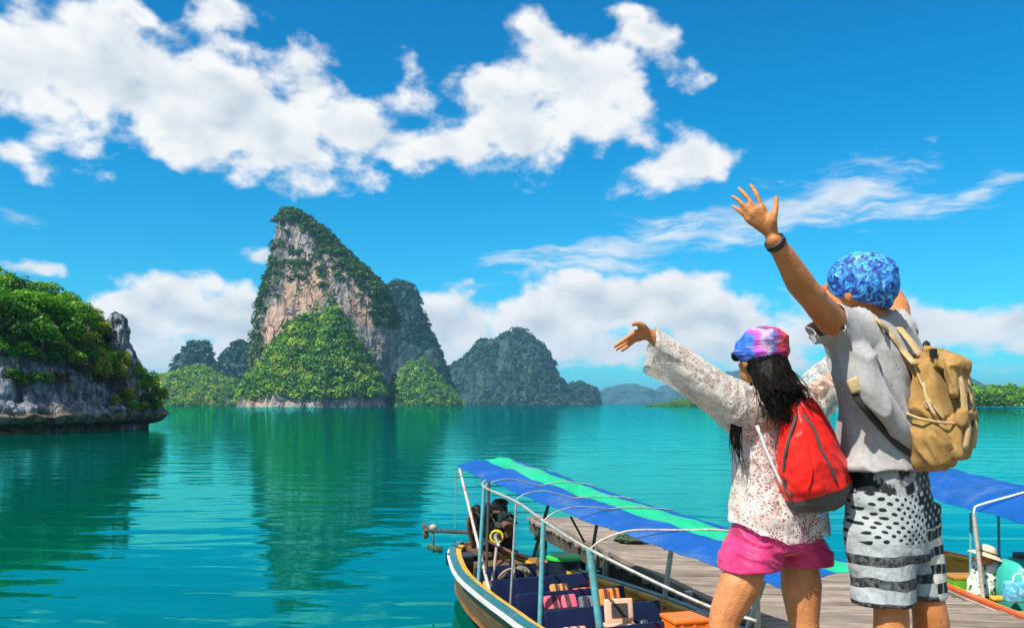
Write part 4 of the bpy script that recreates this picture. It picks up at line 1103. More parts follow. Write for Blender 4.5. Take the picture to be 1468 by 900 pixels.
mb = MB(); mb.rbox((0, 0, .125), (.385, .325, .035), .012); child(r0, 'rim', mb, m_orange)
for sx in (-.12, 0, .12): mb = MB(); mb.rbox((sx, -.152, 0), (.03, .012, .2), .004); child(r0, 'rib', mb, m_orange)
r0 = empty('lidded_tub', P(808, 812, 10.6), R(8)); tag(r0, 'dark tub with bright green lid near the stern of the striped boat', 'tub')
mb = MB(); mb.tube([(0, 0, -.2), (0, 0, -.05), (0, 0, .1)], [.17, .19, .2], 16); child(r0, 'body', mb, m_darkblue, False); mb = MB(); mb.tube([(0, 0, .1), (0, 0, .125), (0, 0, .14)], [.215, .215, .19], 20); child(r0, 'lid', mb, m_green)
r0 = empty('fuel_can', P(828, 834, 10.0), R(15)); tag(r0, 'small red fuel can beside the dark tub with green lid', 'fuel can')
mb = MB(); mb.rbox((0, 0, -.05), (.26, .16, .18), .03); child(r0, 'body', mb, m_red); mb = MB(); mb.tube([(-.06, 0, .04), (-.05, 0, .09), (.05, 0, .09), (.06, 0, .04)], .014, 6); child(r0, 'handle', mb, m_red); mb = MB(); mb.tube([(.1, 0, .03), (.1, 0, .08)], .022, 8); child(r0, 'cap', mb, m_blk)
for (px, py, Y, w_, mt, lab) in ((747, 846, 9.9, .36, m_orangewood, 'flat orange board laid across the foremost navy bench by the stern well'),):
    mb = MB(); mb.rbox((0, 0, 0), (w_, .3, .04), .01); o = mb.build('loose_board', mt); o.location = P(px, py, Y); o.rotation_euler = (0, 0, R(12)); tag(o, lab, 'board')
# the second boat, on the other side of the pier
boat2 = empty('longtail_boat', (6.2, 10, 0))
tag(boat2, 'bleached wooden longtail boat with plain blue canopy and red-orange gunwale beside the pier', 'boat')
g2 = .34
Lp2 = [(6.0, 13.2, .4), (5.6, 12.5, .36), (5.42, 11.5, g2), (5.36, 10.5, g2), (5.38, 9.5, g2), (5.5, 8.4, g2), (5.75, 7.2, .4), (6.15, 5.8, .6)]
Rp2 = [(6.3, 13.2, .4), (6.7, 12.5, .36), (6.95, 11.5, g2), (7.05, 10.5, g2), (7.05, 9.5, g2), (6.95, 8.4, g2), (6.75, 7.2, .4), (6.4, 5.8, .6)]
hull(boat2, Lp2, Rp2, dict(hull=m_hullgrey, inner=m_yellow, floor=m_hull, cap=m_redpaint, rub=m_hullgrey, shelf=m_yellow), floor=.10)
c2, can2 = canopy(boat2, [Vector((5.42, 12.6, 1.42)), Vector((5.75, 7.2, 1.30))], [Vector((6.85, 12.6, 1.42)), Vector((6.85, 7.2, 1.30))], .26, None, [(0, .5, m_tarp_blue), (.5, 1.0, m_tarp_blue)])
hd2 = P(1396, 737, 10.35)
pole(boat2, P(1412, 862, 10.1) + Vector((0, 0, -.12)), hd2, .024, m_hullgrey)
pole(boat2, P(1391, 850, 10.9), P(1392, 735, 10.9), .018, m_pole_teal)
mb = MB(); mb.tube(smooth_path([hd2, P(1397, 730, 10.34), P(1403, 724, 10.34)] + [c2(.44, q) + Vector((0, 0, .03 if q < .3 else .015)) for q in (.22, .4, .6, .8, .97)], 5), .013, 6); mb.build('hoop', m_white, boat2, True)
for y in (12.2, 8.2):
    pole(boat2, (5.6, y, .3), (5.6, y, 1.42), .02, m_pole_teal)
for y in (12.2, 10.3, 8.2):
    pole(boat2, (6.82, y, .3), (6.8, y, 1.4), .02, m_pole_teal)
for k, y in enumerate((11.8, 9.6, 8.6)):
    mb = MB(); mb.rbox((6.2, y, .26), (1.35, .32, .045), .01); mb.build('bench', m_orangewood, boat2)
# things in it
m_tealdrum = pbr('teal_plastic', (.04, .42, .34), .35, .1, 4)
r0 = empty('teal_drum', (6.06, 10.3, .14)); tag(r0, 'large rounded teal plastic drum in the second boat', 'drum')
mb = MB(); mb.tube([(0, 0, 0), (0, 0, .06), (0, 0, .3), (0, 0, .5), (0, 0, .6), (0, 0, .64)], [.26, .30, .31, .30, .24, .12], 22); child(r0, 'body', mb, m_tealdrum, True)
mb = MB(); mb.tube([(0, 0, .63), (0, 0, .69)], .13, 16); child(r0, 'cap', mb, m_darkblue)
m_checker = pbr('blue_white_bag', (.10, .42, .62), .5, .5, 18, dirt=(.75, .78, .8), dirt_scale=12, dirt_amt=.95)
r0 = empty('carrier_bag', P(1456, 850, 9.75)); tag(r0, 'blue and white carrier bag on the boat gunwale below the teal drum', 'bag')
mb = MB(); mb.rbox((0, 0, .02), (.24, .14, .24), .035); child(r0, 'body', mb, m_checker, True); mb = MB(); mb.tube(smooth_path([(-.06, -.05, .13), (-.04, -.05, .22), (.04, -.05, .22), (.06, -.05, .13)], 4), .008, 6); child(r0, 'handle', mb, m_white)
r0 = empty('green_box', P(1378, 838, 10.9)); tag(r0, 'green box in the second boat behind the man in patterned shorts', 'box')
mb = MB(); mb.rbox((0, 0, -.02), (.3, .26, .24), .02); child(r0, 'body', mb, pbr('green_box_paint', (.10, .34, .02), .5), False); mb = MB(); mb.rbox((0, 0, .11), (.32, .28, .04), .012); child(r0, 'lid', mb, m_orangewood)
for (px, py, Y, lab) in ((1440, 857, 10.0, 'folded yellow cloth on the gunwale beside the carrier bag'),):
    mb = MB(); mb.rbox((0, 0, 0), (.3, .12, .05), .02); o = mb.build('folded_cloth', m_yellow, None, True); o.location = P(px, py, Y); tag(o, lab, 'cloth')
# ================================================================== PEOPLE
def remesh(mb, voxel, it=4, fac=.5):
    me = mb.mesh('tmp'); o = bpy.data.objects.new('tmp', me); sc.collection.objects.link(o)
    r = o.modifiers.new('r', 'REMESH'); r.mode = 'VOXEL'; r.voxel_size = voxel; r.use_smooth_shade = True
    s = o.modifiers.new('s', 'SMOOTH'); s.factor = fac; s.iterations = it
    dg = bpy.context.evaluated_depsgraph_get()
    out = bpy.data.meshes.new_from_object(o.evaluated_get(dg))
    bpy.data.objects.remove(o); bpy.data.meshes.remove(me)
    out.polygons.foreach_set('use_smooth', np.ones(len(out.polygons), dtype=bool)); out.materials.clear()
    return out
def get_vn(me):
    n = len(me.vertices); V = np.empty(n * 3); N = np.empty(n * 3)
    me.vertices.foreach_get('co', V); me.vertex_normals.foreach_get('vector', N)
    return V.reshape(-1, 3), N.reshape(-1, 3)
def displace(me, fn):
    V, N = get_vn(me); V = V + N * fn(V, N)[:, None]
    me.vertices.foreach_set('co', V.astype(np.float32).ravel()); me.update()
def clip_mesh(me, fn):
    """remove faces whose centre fails fn(co): an open hem"""
    bm = bmesh.new(); bm.from_mesh(me)
    bmesh.ops.delete(bm, geom=[f for f in bm.faces if not fn(f.calc_center_median())], context='FACES')
    loose = [v for v in bm.verts if not v.link_faces]; bmesh.ops.delete(bm, geom=loose, context='VERTS')
    for _ in range(14):
        new = {}
        for v in bm.verts:
            nb = [e.other_vert(v) for e in v.link_edges if e.is_boundary]
            if len(nb) == 2: new[v] = v.co * .4 + (nb[0].co + nb[1].co) * .3
        for v, c in new.items(): v.co = c
    bm.to_mesh(me); bm.free(); me.update()
def ring(c, hw, hd, Rv, Fv, n=24, e=.85, tilt=None):
    c = Vector(c); out = []
    for k in range(n):
        q = 2 * math.pi * k / n; a, b = math.cos(q), math.sin(q)
        a = math.copysign(abs(a) ** e, a); b = math.copysign(abs(b) ** e, b)
        v = Rv * hw * a + Fv * hd * b
        out.append(c + v + (Vector((0, 0, tilt.dot(v))) if tilt is not None else Vector((0, 0, 0))))
    return out
def limb(mb, pts, rad, n=14, sub=4, flat=None, up=None):
    P_ = smooth_path(pts, sub); rr = np.interp(np.linspace(0, len(rad) - 1, len(P_)), range(len(rad)), rad)
    mb.tube(P_, list(rr), n, True, flat, up)
    mb.ball(P_[0], rr[0] * .98, 7); mb.ball(P_[-1], rr[-1] * .98, 7)
def finger(mb, a, b, r, bend=Vector((0, 0, 0))):
    a, b = Vector(a), Vector(b)
    limb(mb, [a, a.lerp(b, .45) + bend, a.lerp(b, .75) + bend * .8, b], [r * 1.08, r, r * .95, r * .8], 10, 3)
def basis(a):
    a = R(a); return Vector((math.cos(a), math.sin(a), 0)), Vector((-math.sin(a), math.cos(a), 0))

def skin_mat(name, col, blush):
    m_, t, out = new_mat(name)
    co = t.n.new('ShaderNodeTexCoord').outputs['Object']
    n = t.noise(co, 9, 6, .65); n2 = t.noise(co, 190, 3, .6)
    c = t.mix(t.rng(n, .32, .68), tuple(x * .80 for x in col), tuple(min(1, x * 1.08) for x in blush)); c = t.mix(t.rng(n2, .45, .7, 0, .35), c, tuple(x * .55 for x in col)); c = t.mix(t.rng(t.noise(co, 38, 4, .6), .56, .70, 0, .30), c, (col[0] * 1.05, col[1] * .72, col[2] * .8))
    b = t.node('ShaderNodeBsdfPrincipled', None, Base_Color=c, Roughness=.48)
    b.inputs['Subsurface Weight'].default_value = .08; b.inputs['Subsurface Radius'].default_value = (.012, .005, .003)
    b.inputs['Specular IOR Level'].default_value = .4
    t.put(b.inputs['Normal'], t.node('ShaderNodeBump', None, Strength=.8, Distance=.003, Height=t.m('ADD', n2, t.noise(co, 40, 3, .5))).outputs[0])
    t.l.new(b.outputs[0], out.inputs[0]); return m_
m_skin_man = skin_mat('tanned_skin', (.50, .165, .045), (.58, .225, .075))
m_skin_woman = skin_mat('warm_skin', (.54, .20, .068), (.62, .26, .10))
def cloth_mat(name, c1, c2, rough=.85, scale=30, weave=900, fold=6, fdist=.01, sheen=.2):
    m_, t, out = new_mat(name)
    co = t.n.new('ShaderNodeTexCoord').outputs['Object']
    n = t.noise(co, scale, 5, .65); wv_ = t.noise(co, weave, 2, .5)
    c = t.mix(t.m('ADD', t.rng(n, .35, .65, 0, .7), t.rng(wv_, .3, .7, 0, .3)), c1, c2)
    b = t.node('ShaderNodeBsdfPrincipled', None, Base_Color=c, Roughness=rough)
    b.inputs['Sheen Weight'].default_value = sheen; b.inputs['Specular IOR Level'].default_value = .2
    hgt = t.m('ADD', t.noise(co, fold, 4, .55, .6), t.m('MULTIPLY', wv_, .03))
    t.put(b.inputs['Normal'], t.node('ShaderNodeBump', None, Strength=1.0, Distance=fdist, Height=hgt).outputs[0])
    t.l.new(b.outputs[0], out.inputs[0]); return m_

# ------------------------------------------------------------------ the man
YM = 3.125
Rm, Fm = basis(50.0); Bm = -Fm
def M(px, py, Y=YM): return P(px, py, Y)
mb = MB()
mb.loft([ring(M(1278, 775), .15, .10, Rm, Fm), ring(M(1277, 745), .165, .115, Rm, Fm), ring(M(1275, 705), .168, .115, Rm, Fm), ring(M(1270, 640), .145, .10, Rm, Fm), ring(M(1264, 570), .16, .112, Rm, Fm),
         ring(M(1258, 515), .178, .11, Rm, Fm), ring(M(1255, 484), .165, .09, Rm, Fm), ring(M(1253, 468), .11, .07, Rm, Fm), ring(M(1250, 458), .06, .06, Rm, Fm)])
neck0 = M(1252, 468); headc = M(1229, 415, 3.10)
limb(mb, [neck0, M(1244, 445, 3.11), headc + Vector((.01, 0, -.03))], [.062, .057, .06])
# head: skull, jaw, nose, ears
Rh, Fh = basis(52.0); up_t = R(18)
Fh3 = (Fh * math.cos(up_t) + Vector((0, 0, math.sin(up_t)))).normalized(); Uh = Rh.cross(Fh3).normalized()
Hrot = Matrix((Rh, Fh3, Uh)).transposed()
def HP(x, y, z): return headc + Hrot @ Vector((x, y, z))
mb.ball(HP(0, 0, .02), (.078, .098, .10), 12, Hrot); mb.ball(HP(0, .035, -.055), (.058, .062, .07), 10, Hrot); mb.ball(HP(0, .06, -.10), (.032, .034, .028), 8, Hrot)
limb(mb, [HP(0, .092, .01), HP(0, .112, -.025), HP(0, .122, -.036)], [.012, .014, .015], 8, 2); mb.ball(HP(.014, .103, -.04), .011, 6); mb.ball(HP(-.014, .103, -.04), .011, 6)
mb.ball(HP(0, .096, -.066), (.024, .010, .006), 6, Hrot); mb.ball(HP(0, .094, -.076), (.021, .011, .007), 6, Hrot)
for sx in (-1, 1):
    mb.ball(HP(.078 * sx, -.004, -.020), (.010, .020, .030), 8, Hrot); mb.ball(HP(.032 * sx, .086, .012), (.017, .012, .010), 6, Hrot); mb.ball(HP(.033 * sx, .088, .030), (.024, .012, .007), 6, Hrot)
# left arm, raised
S1, E1, W1 = M(1212, 480, 2.99), M(1164, 426, 2.80), M(1109, 344, 2.67)
limb(mb, [M(1232, 482, 3.05), S1, S1.lerp(E1, .55) + Vector((0, -.004, -.004)), E1, E1.lerp(W1, .30) + Vector((-.004, 0, -.004)), E1.lerp(W1, .7), W1], [.064, .055, .048, .042, .044, .034, .0255], 16, 4)
mb.ball(E1 + Vector((.010, -.008, .010)), .032, 8)
def hand(mb, wr, kn, tips, th, Y0, rpalm=.0112, rf=.0078):
    """wr wrist; kn knuckles, tips finger ends, th thumb (base, mid, tip)"""
    for k, t_ in zip(kn, tips):
        limb(mb, [wr.lerp(k, .05), wr.lerp(k, .5), k], [rpalm * 1.35, rpalm * 1.25, rpalm], 10, 2)
        bend = Vector((0, -.008, 0)); finger(mb, k, t_, rf, bend)
    for a, b in zip(kn[:-1], kn[1:]): limb(mb, [wr.lerp(a.lerp(b, .5), .35), wr.lerp(a.lerp(b, .5), .92)], [rpalm, rpalm * .85], 8, 2)
    limb(mb, [wr.lerp(th[0], .2), th[0], th[1], th[2]], [rpalm * 1.3, rpalm * 1.25, rf * 1.2, rf * .95], 10, 3)
yh = 2.65
hand(mb, W1 + Vector((.0, 0, .012)), [M(1092, 296, yh), M(1083, 300, yh - .008), M(1077, 306, yh - .006), M(1072, 314, yh + .004)],
     [M(1076, 265, yh + .02), M(1059, 270, yh + .015), M(1050, 281, yh + .015), M(1051, 296, yh + .025)], [M(1108, 315, yh - .01), M(1112, 298, yh - .012), M(1113, 282, yh + .0)], yh)
# right arm, raised on the far side
S2, E2, W2 = M(1276, 488, 3.27), M(1287, 446, 3.42), M(1272, 406, 3.60)
limb(mb, [M(1266, 482, 3.2), S2, S2.lerp(E2, .5), E2, E2.lerp(W2, .4), W2], [.072, .066, .055, .046, .044, .029], 14, 4)
hand(mb, W2 + Vector((0, 0, .01)), [M(1264, 392, 3.62), M(1267, 390, 3.625), M(1271, 390, 3.63), M(1274, 392, 3.63)],
     [M(1261, 373, 3.64), M(1265, 369, 3.645), M(1270, 371, 3.65), M(1274, 376, 3.65)], [M(1262, 398, 3.60), M(1258, 389, 3.60), M(1256, 381, 3.6)], 3.62)
# legs and feet
FT = LAND
def leg(mb, hip, knee, ank, Fv, th=.085, kn=.058, cf=.060, an=.038):
    limb(mb, [hip, hip.lerp(knee, .5), knee, knee.lerp(ank, .28) - Fv * .014, knee.lerp(ank, .65) - Fv * .006, ank], [th * .80, th * .93, kn, cf, cf * .72, an], 16, 4)
    heel = Vector((ank.x, ank.y, FT + .035)) - Fv * .03; toe = heel + Fv * .20
    limb(mb, [heel, heel + Fv * .07 + Vector((0, 0, .028)), heel + Fv * .14 + Vector((0, 0, .0)), toe + Vector((0, 0, -.008))], [.034, .036, .033, .022], 10, 3, (0.9, 1.2))
    limb(mb, [ank, heel + Vector((0, 0, .01))], [an, .034], 10, 2)
leg(mb, M(1258, 770, 3.06), M(1277, 868, 3.03), Vector((1.27, 3.06, FT + .08)), Fm)
leg(mb, M(1300, 770, 3.20), M(1331, 868, 3.12), Vector((1.52, 3.22, FT + .08)), Fm, cf=.064)
man = obj('person', remesh(mb, .0052, 3), m_skin_man)
tag(man, 'man in grey T-shirt, blue patterned head scarf and flag-print shorts, arms raised', 'person')

# T-shirt
m_shirt = cloth_mat('grey_jersey', (.27, .255, .25), (.40, .385, .38), .9, 55, 700, 5, .004)
mb = MB()
mb.loft([ring(M(1268, 676), .200, .142, Rm, Fm), ring(M(1268, 640), .190, .136, Rm, Fm), ring(M(1264, 590), .186, .134, Rm, Fm), ring(M(1260, 540), .192, .135, Rm, Fm),
         ring(M(1256, 505), .196, .128, Rm, Fm), ring(M(1254, 484), .180, .108, Rm, Fm), ring(M(1252, 466), .135, .085, Rm, Fm), ring(M(1249, 454), .078, .072, Rm, Fm)])
limb(mb, [M(1240, 492, 3.07), M(1216, 482, 3.0), M(1196, 463, 2.935), M(1190, 456, 2.915)], [.100, .086, .071, .068], 18, 4)
limb(mb, [M(1214, 488, 2.97), M(1226, 516, 2.935), M(1252, 562, 2.905), M(1284, 606, 2.925), M(1304, 636, 2.96)], [.052, .046, .040, .036, .025], 16, 5)     # cloth pulled from the raised sleeve down to the pack
limb(mb, [M(1262, 496, 3.18), S2, S2.lerp(E2, .38)], [.095, .078, .066], 16, 4)
me = remesh(mb, .0075, 6)
sd = (E1 - S1).normalized(); cut = M(1190, 457, 2.915)
clip_mesh(me, lambda c: (c - cut).dot(sd) < .004 and c.z > M(0, 670).z + .003 * math.sin(c.x * 30))
def folds_shirt(V, N):
    x, y, z = V[:, 0], V[:, 1], V[:, 2]
    a = .49 * x - .87 * z; b = .87 * x + .49 * z          # drape lines falling from the raised arm across the back
    q = np.stack([a * 5, y * 5, b * 26], -1); q2 = np.stack([x * 30, y * 30, z * 5], -1)
    up = np.clip((z - 2.50) / .25, 0, 1)
    r1 = 2.2 * np.clip(1 - 1.7 * np.abs(fbm(np.stack([a * 3.0, y * 4, b * 16], -1), 1, 3)), 0, 1) ** 2 - .7; r2 = 2.2 * np.clip(1 - 1.7 * np.abs(fbm(np.stack([x * 13 + z * 4, y * 13, z * 2.8], -1), 1, 5)), 0, 1) ** 2 - .7
    return .013 * r1 * (0.30 + up) + .011 * r2 * (1.05 - up) + .003 * fbm(q, 2, 8) + .001
displace(me, folds_shirt)
shirt = obj('t_shirt', me, m_shirt, man)
SV, SN = get_vn(me)
def on_cloth(px, py, off=.008):
    sx = SV[:, 0] / SV[:, 1] * FPX + CX; sy = HY - (SV[:, 2] - CAMZ) / SV[:, 1] * FPX; dd = (sx - px) ** 2 + (sy - py) ** 2
    near = np.where(dd < 36)[0]
    if not len(near): near = np.argsort(dd)[:3]
    k = near[np.argmin(SV[near, 1])]; return Vector(SV[k]) + Vector(SN[k]) * off
so = shirt.modifiers.new('t', 'SOLIDIFY'); so.thickness = .003; so.offset = -1
# shorts with the black and white flag print
m_shorts, t, out = new_mat('flag_print')
pos = t.n.new('ShaderNodeNewGeometry').outputs['Position']
wob = t.v('SCALE', t.v('SUBTRACT', t.node('ShaderNodeTexNoise', None, Vector=pos, Scale=9.0, Detail=2.0).outputs[1], (.5, .5, .5)), scale=.03)
pw = t.v('ADD', pos, wob); sx_, sy_, sz_ = t.sep(pw)
u = t.m('ADD', t.m('MULTIPLY', sx_, .88), t.m('MULTIPLY', sy_, .45))
def stars(scale, shift):
    uv = t.comb(t.m('MULTIPLY_ADD', u, scale, shift), t.m('MULTIPLY', sz_, scale * 1.0), 0.0)
    rot = t.mapping(uv, rot=(0, 0, R(38)))
    return t.vor(rot, 1.0, 'F1', .12)
white_, grey_, black_ = (.36, .39, .40), (.19, .21, .22), (.010, .010, .012)
dots = t.rng(stars(44, 0), .25, .31)
star_field = t.mix(dots, black_, white_)
fs = t.m('FRACT', t.m('MULTIPLY', sz_, 12.6)); stripe = t.mix(t.rng(t.m('ABSOLUTE', t.m('SUBTRACT', fs, .5)), .27, .29), white_, black_)
grit = t.noise(pos, 45, 5, .7)
stripe = t.mix(t.rng(grit, .42, .62, 0, .55), stripe, grey_)
zst = M(0, 770).z; zwb = M(0, 700).z
front = t.mix(t.rng(sz_, zst - .002, zst + .002), stripe, star_field)
dots2 = t.rng(stars(30, .37), .22, .28)
field2 = t.mix(dots2, white_, black_)
fs2 = t.m('FRACT', t.m('MULTIPLY_ADD', sz_, 15.5, .3)); blk = t.m('FRACT', t.m('MULTIPLY', u, 26.0))
st2 = t.mix(t.rng(t.m('ABSOLUTE', t.m('SUBTRACT', fs2, .5)), .25, .27), t.mix(t.rng(blk, .72, .78), black_, grey_), (.52, .52, .46))
side = t.mix(t.rng(sz_, M(0, 752).z - .002, M(0, 752).z + .002), st2, field2)
seam = M(1310, 0, YM).x
tilt_ = t.m('MULTIPLY_ADD', t.m('SUBTRACT', sz_, zst), .30, sx_)
panel = t.rng(tilt_, seam - .003, seam + .003)
col = t.mix(panel, front, side)
top = t.mix(t.rng(t.noise(t.mapping(pos, scale=(1, 1, .5)), 20, 4, .6), .5, .56), black_, (.30, .30, .31))
col = t.mix(t.m('MULTIPLY', t.rng(sz_, zwb - .002, zwb + .002), t.m('SUBTRACT', 1.0, t.m('MULTIPLY', panel, .8))), col, top)
b = t.node('ShaderNodeBsdfPrincipled', None, Base_Color=col, Roughness=.7); b.inputs['Specular IOR Level'].default_value = .25
t.put(b.inputs['Normal'], t.node('ShaderNodeBump', None, Strength=1.0, Distance=.012, Height=t.noise(pos, 12, 4, .55, .5)).outputs[0])
t.l.new(b.outputs[0], out.inputs[0])
mb = MB()
mb.loft([ring(M(1277, 800), .172, .135, Rm, Fm), ring(M(1276, 750), .186, .142, Rm, Fm), ring(M(1274, 700), .182, .132, Rm, Fm), ring(M(1272, 655), .172, .122, Rm, Fm)])
mb.loft([ring(M(1267, 864, 3.04), .106, .104, Rm, Fm), ring(M(1266, 820, 3.05), .108, .108, Rm, Fm), ring(M(1262, 760, 3.06), .11, .115, Rm, Fm), ring(M(1262, 720, 3.07), .10, .11, Rm, Fm)])
mb.loft([ring(M(1316, 862, 3.15), .092, .098, Rm, Fm), ring(M(1312, 820, 3.16), .092, .10, Rm, Fm), ring(M(1302, 760, 3.18), .10, .11, Rm, Fm), ring(M(1298, 720, 3.18), .10, .11, Rm, Fm)])
me = remesh(mb, .0072, 5)
clip_mesh(me, lambda c: c.z > M(0, 856).z + (c.x - M(1280, 0).x) * .02)
displace(me, lambda V, N: .006 * fbm(V * np.array([14, 14, 4]), 3, 13) + .006 * fbm(np.stack([V[:, 0] * 6, V[:, 1] * 6, V[:, 2] * 20 + V[:, 0] * 12], -1), 2, 14))
sh = obj('shorts', me, m_shorts, man); so = sh.modifiers.new('t', 'SOLIDIFY'); so.thickness = .004; so.offset = -1
# head scarf
m_scarf, t, out = new_mat('blue_scarf_print')
co = t.n.new('ShaderNodeTexCoord').outputs['Object']
wv_ = t.v('ADD', co, t.v('SCALE', t.node('ShaderNodeTexNoise', None, Vector=co, Scale=24.0, Detail=3.0).outputs[1], scale=.04))
v1s = t.rng(t.noise(co, 30, 4, .62, 1.6), .28, .72)
col = t.ramp(v1s, [(0, (.006, .02, .10)), (.22, (.010, .05, .30)), (.40, (.02, .15, .58)), (.56, (.05, .40, .80)), (.70, (.02, .12, .50)), (.80, (.25, .66, .88)), (.92, (.74, .80, .86))], 'CONSTANT')
col = t.mix(t.rng(t.noise(wv_, 55, 5, .7), .55, .62), col, (.008, .016, .06))
b = t.node('ShaderNodeBsdfPrincipled', None, Base_Color=col, Roughness=.7)
t.put(b.inputs['Normal'], t.node('ShaderNodeBump', None, Strength=1.0, Distance=.008, Height=t.noise(co, 30, 4, .6)).outputs[0]); t.l.new(b.outputs[0], out.inputs[0])
mb = MB(); mb.ball(HP(0, -.012, .032), (.102, .122, .105), 16, Hrot); mb.ball(HP(.005, -.075, -.012), (.066, .05, .058), 12, Hrot); mb.ball(HP(0, -.03, .085), (.07, .085, .05), 12, Hrot)
me = remesh(mb, .006, 6); clip_mesh(me, lambda c: (Hrot.transposed() @ (c - headc)).z > -.035 - .30 * ((Hrot.transposed() @ (c - headc)).y) * (1 if (Hrot.transposed() @ (c - headc)).y > 0 else -.12))
displace(me, lambda V, N: .004 * fbm(V * 16, 2, 21) + .004 * np.clip(1 - 2.2 * np.abs(fbm(np.stack([V[:, 0] * 11 + V[:, 2] * 18, V[:, 1] * 11, V[:, 2] * 22 - V[:, 0] * 9], -1), 1, 22)), 0, 1) ** 1.5)
obj('head_scarf', me, m_scarf, man)
m_hair = pbr('black_hair', (.006, .0045, .004), .5, .4, 30, .002, 90, spec=.12)
# bracelet
mb = MB(); wd = (W1 - E1).normalized(); wc = W1 - wd * .012; a = wd.cross(Vector((0, 1, 0))).normalized(); b_ = wd.cross(a)
for k in (-1, 1): mb.tube([wc + wd * .007 * k + (a * math.cos(q) + b_ * math.sin(q)) * .0275 for q in np.linspace(0, 2 * math.pi, 25)], .0055, 6, False)
obj('bracelet', mb.mesh('bracelet', True), pbr('dark_beads', (.05, .03, .025), .5, .4, 80), man)

# tan rucksack
m_tan = cloth_mat('tan_canvas', (.25, .135, .036), (.40, .24, .08), .8, 22, 500, 7, .004, .1)
m_tan2 = cloth_mat('tan_webbing', (.36, .25, .11), (.50, .37, .19), .8, 40, 400, 20, .004, .1)
m_brown = pbr('brown_leather', (.10, .045, .02), .5, .2)
bag = empty('rucksack', M(1345, 655, 3.0)); tag(bag, 'tan canvas rucksack with flap and drawcord on the back of the man', 'rucksack')
bc = M(1336, 587, 3.0)
def BP(r_, b_, z_): return bc + Rm * r_ * .90 + Bm * b_ * .86 + Vector((0, 0, z_))
mb = MB()
mb.loft([ring(BP(0, .0, -.195), .076, .052, Rm, Bm), ring(BP(0, .012, -.175), .100, .071, Rm, Bm), ring(BP(0, .02, -.11), .113, .080, Rm, Bm), ring(BP(0, .012, -.02), .109, .073, Rm, Bm),
         ring(BP(0, 0, .06), .099, .064, Rm, Bm), ring(BP(0, -.006, .12), .086, .057, Rm, Bm), ring(BP(0, -.012, .155), .085, .056, Rm, Bm), ring(BP(0, -.014, .185), .062, .045, Rm, Bm)])
me = remesh(mb, .006, 4)
def folds_bag(V, N):
    x, y, z = V[:, 0], V[:, 1], V[:, 2]
    a = .45 * x - .89 * z; b = .89 * x + .45 * z
    f1 = 2.0 * np.clip(1 - 1.6 * np.abs(fbm(np.stack([a * 5, y * 12, b * 17], -1), 2, 31)), 0, 1) ** 2 - .7
    f2 = fbm(np.stack([x * 22, y * 22, z * 9], -1), 3, 32)
    return .012 * f1 + .005 * f2 - .010 * np.exp(-((z - bc.z + .035) / .012) ** 2)
displace(me, folds_bag)
obj('body', me, m_tan, bag)
def puff(name, c, size, rot, mat, parent, seed, amp=.006, vox=.005):
    mb = MB(); mb.rbox(c, size, min(size) * .42, rot); me = remesh(mb, vox, 4)
    displace(me, lambda V, N: amp * (2 * np.clip(1 - 1.6 * np.abs(fbm(np.stack([V[:, 0] * 20 + V[:, 2] * 8, V[:, 1] * 20, V[:, 2] * 9], -1), 2, seed)), 0, 1) ** 2 - .7) + .002 * fbm(V * 45, 2, seed + 1)); return obj(name, me, mat, parent)
rotm = Matrix((Rm, Bm, Vector((0, 0, 1)))).transposed()
fp = puff('front_pocket', BP(.01, .095, -.09), (.17, .07, .15), rotm, m_tan, bag, 33)
fl = puff('pocket_flap', BP(.01, .118, -.025), (.175, .045, .06), rotm @ Matrix.Rotation(R(-18), 3, 'X'), m_tan, bag, 34)
lid = puff('flap', BP(.015, .045, .165), (.16, .13, .05), rotm @ Matrix.Rotation(R(-24), 3, 'X'), m_tan, bag, 35, .010)
puff('flap_front', BP(.0, .094, .105), (.17, .035, .12), rotm @ Matrix.Rotation(R(8), 3, 'X'), m_tan, bag, 37, .007)
for q in ([(-.128, -.06, -.012), (-.140, .0, -.03), (-.118, .075, -.042), (-.06, .115, -.045)], [(-.085, -.05, .165), (-.105, -.01, .09), (-.112, .03, .02), (-.10, .07, -.03)]):
    mb = MB(); mb.tube(smooth_path([BP(*p) for p in q], 5), .0045, 6); mb.build('seam', m_tan2, bag, True)
mb = MB(); mb.tube([BP(-.125, .02 + .010 * math.cos(q), .02 + .013 * math.sin(q)) for q in np.linspace(0, 6.283, 17)], .005, 6, False); mb.build('side_ring', m_tan2, bag, True)
for sx in (-.05, .05):
    mb = MB(); mb.tube(smooth_path([BP(sx, .10, .14), BP(sx, .122, .08), BP(sx, .128, .0), BP(sx * 1.1, .145, -.06), BP(sx * 1.2, .135, -.13)], 4), .010, 6, True, (1, .45)); o = mb.build('closing_strap', m_tan2, bag, True)
    mb = MB(); mb.rbox(BP(sx, .138, -.045), (.026, .010, .022), .003, rotm); mb.build('buckle', m_brown, o)
for k in range(6):
    r_ = random.Random(k + 3); x0 = -.04 + .025 * k
    mb = MB(); mb.tube(smooth_path([BP(x0, .09, .15), BP(x0 + r_.uniform(-.03, .03), .125, .08), BP(x0 + r_.uniform(-.04, .04), .14, .0 + r_.uniform(-.05, .03))], 4), .0035, 5); mb.build('cord', m_tan2, bag, True)
mb = MB(); mb.tube(smooth_path([BP(-.03, -.02, .18), BP(-.02, -.02, .225), BP(.02, -.02, .225), BP(.03, -.02, .18)], 4), .008, 6); mb.build('grab_loop', m_black, bag, True)
mb = MB(); mb.tube(smooth_path([BP(-.12, .0, .09), BP(-.135, .02, .03), BP(-.14, .05, -.02)], 4), .006, 6); mb.build('side_cord', m_tan2, bag, True)
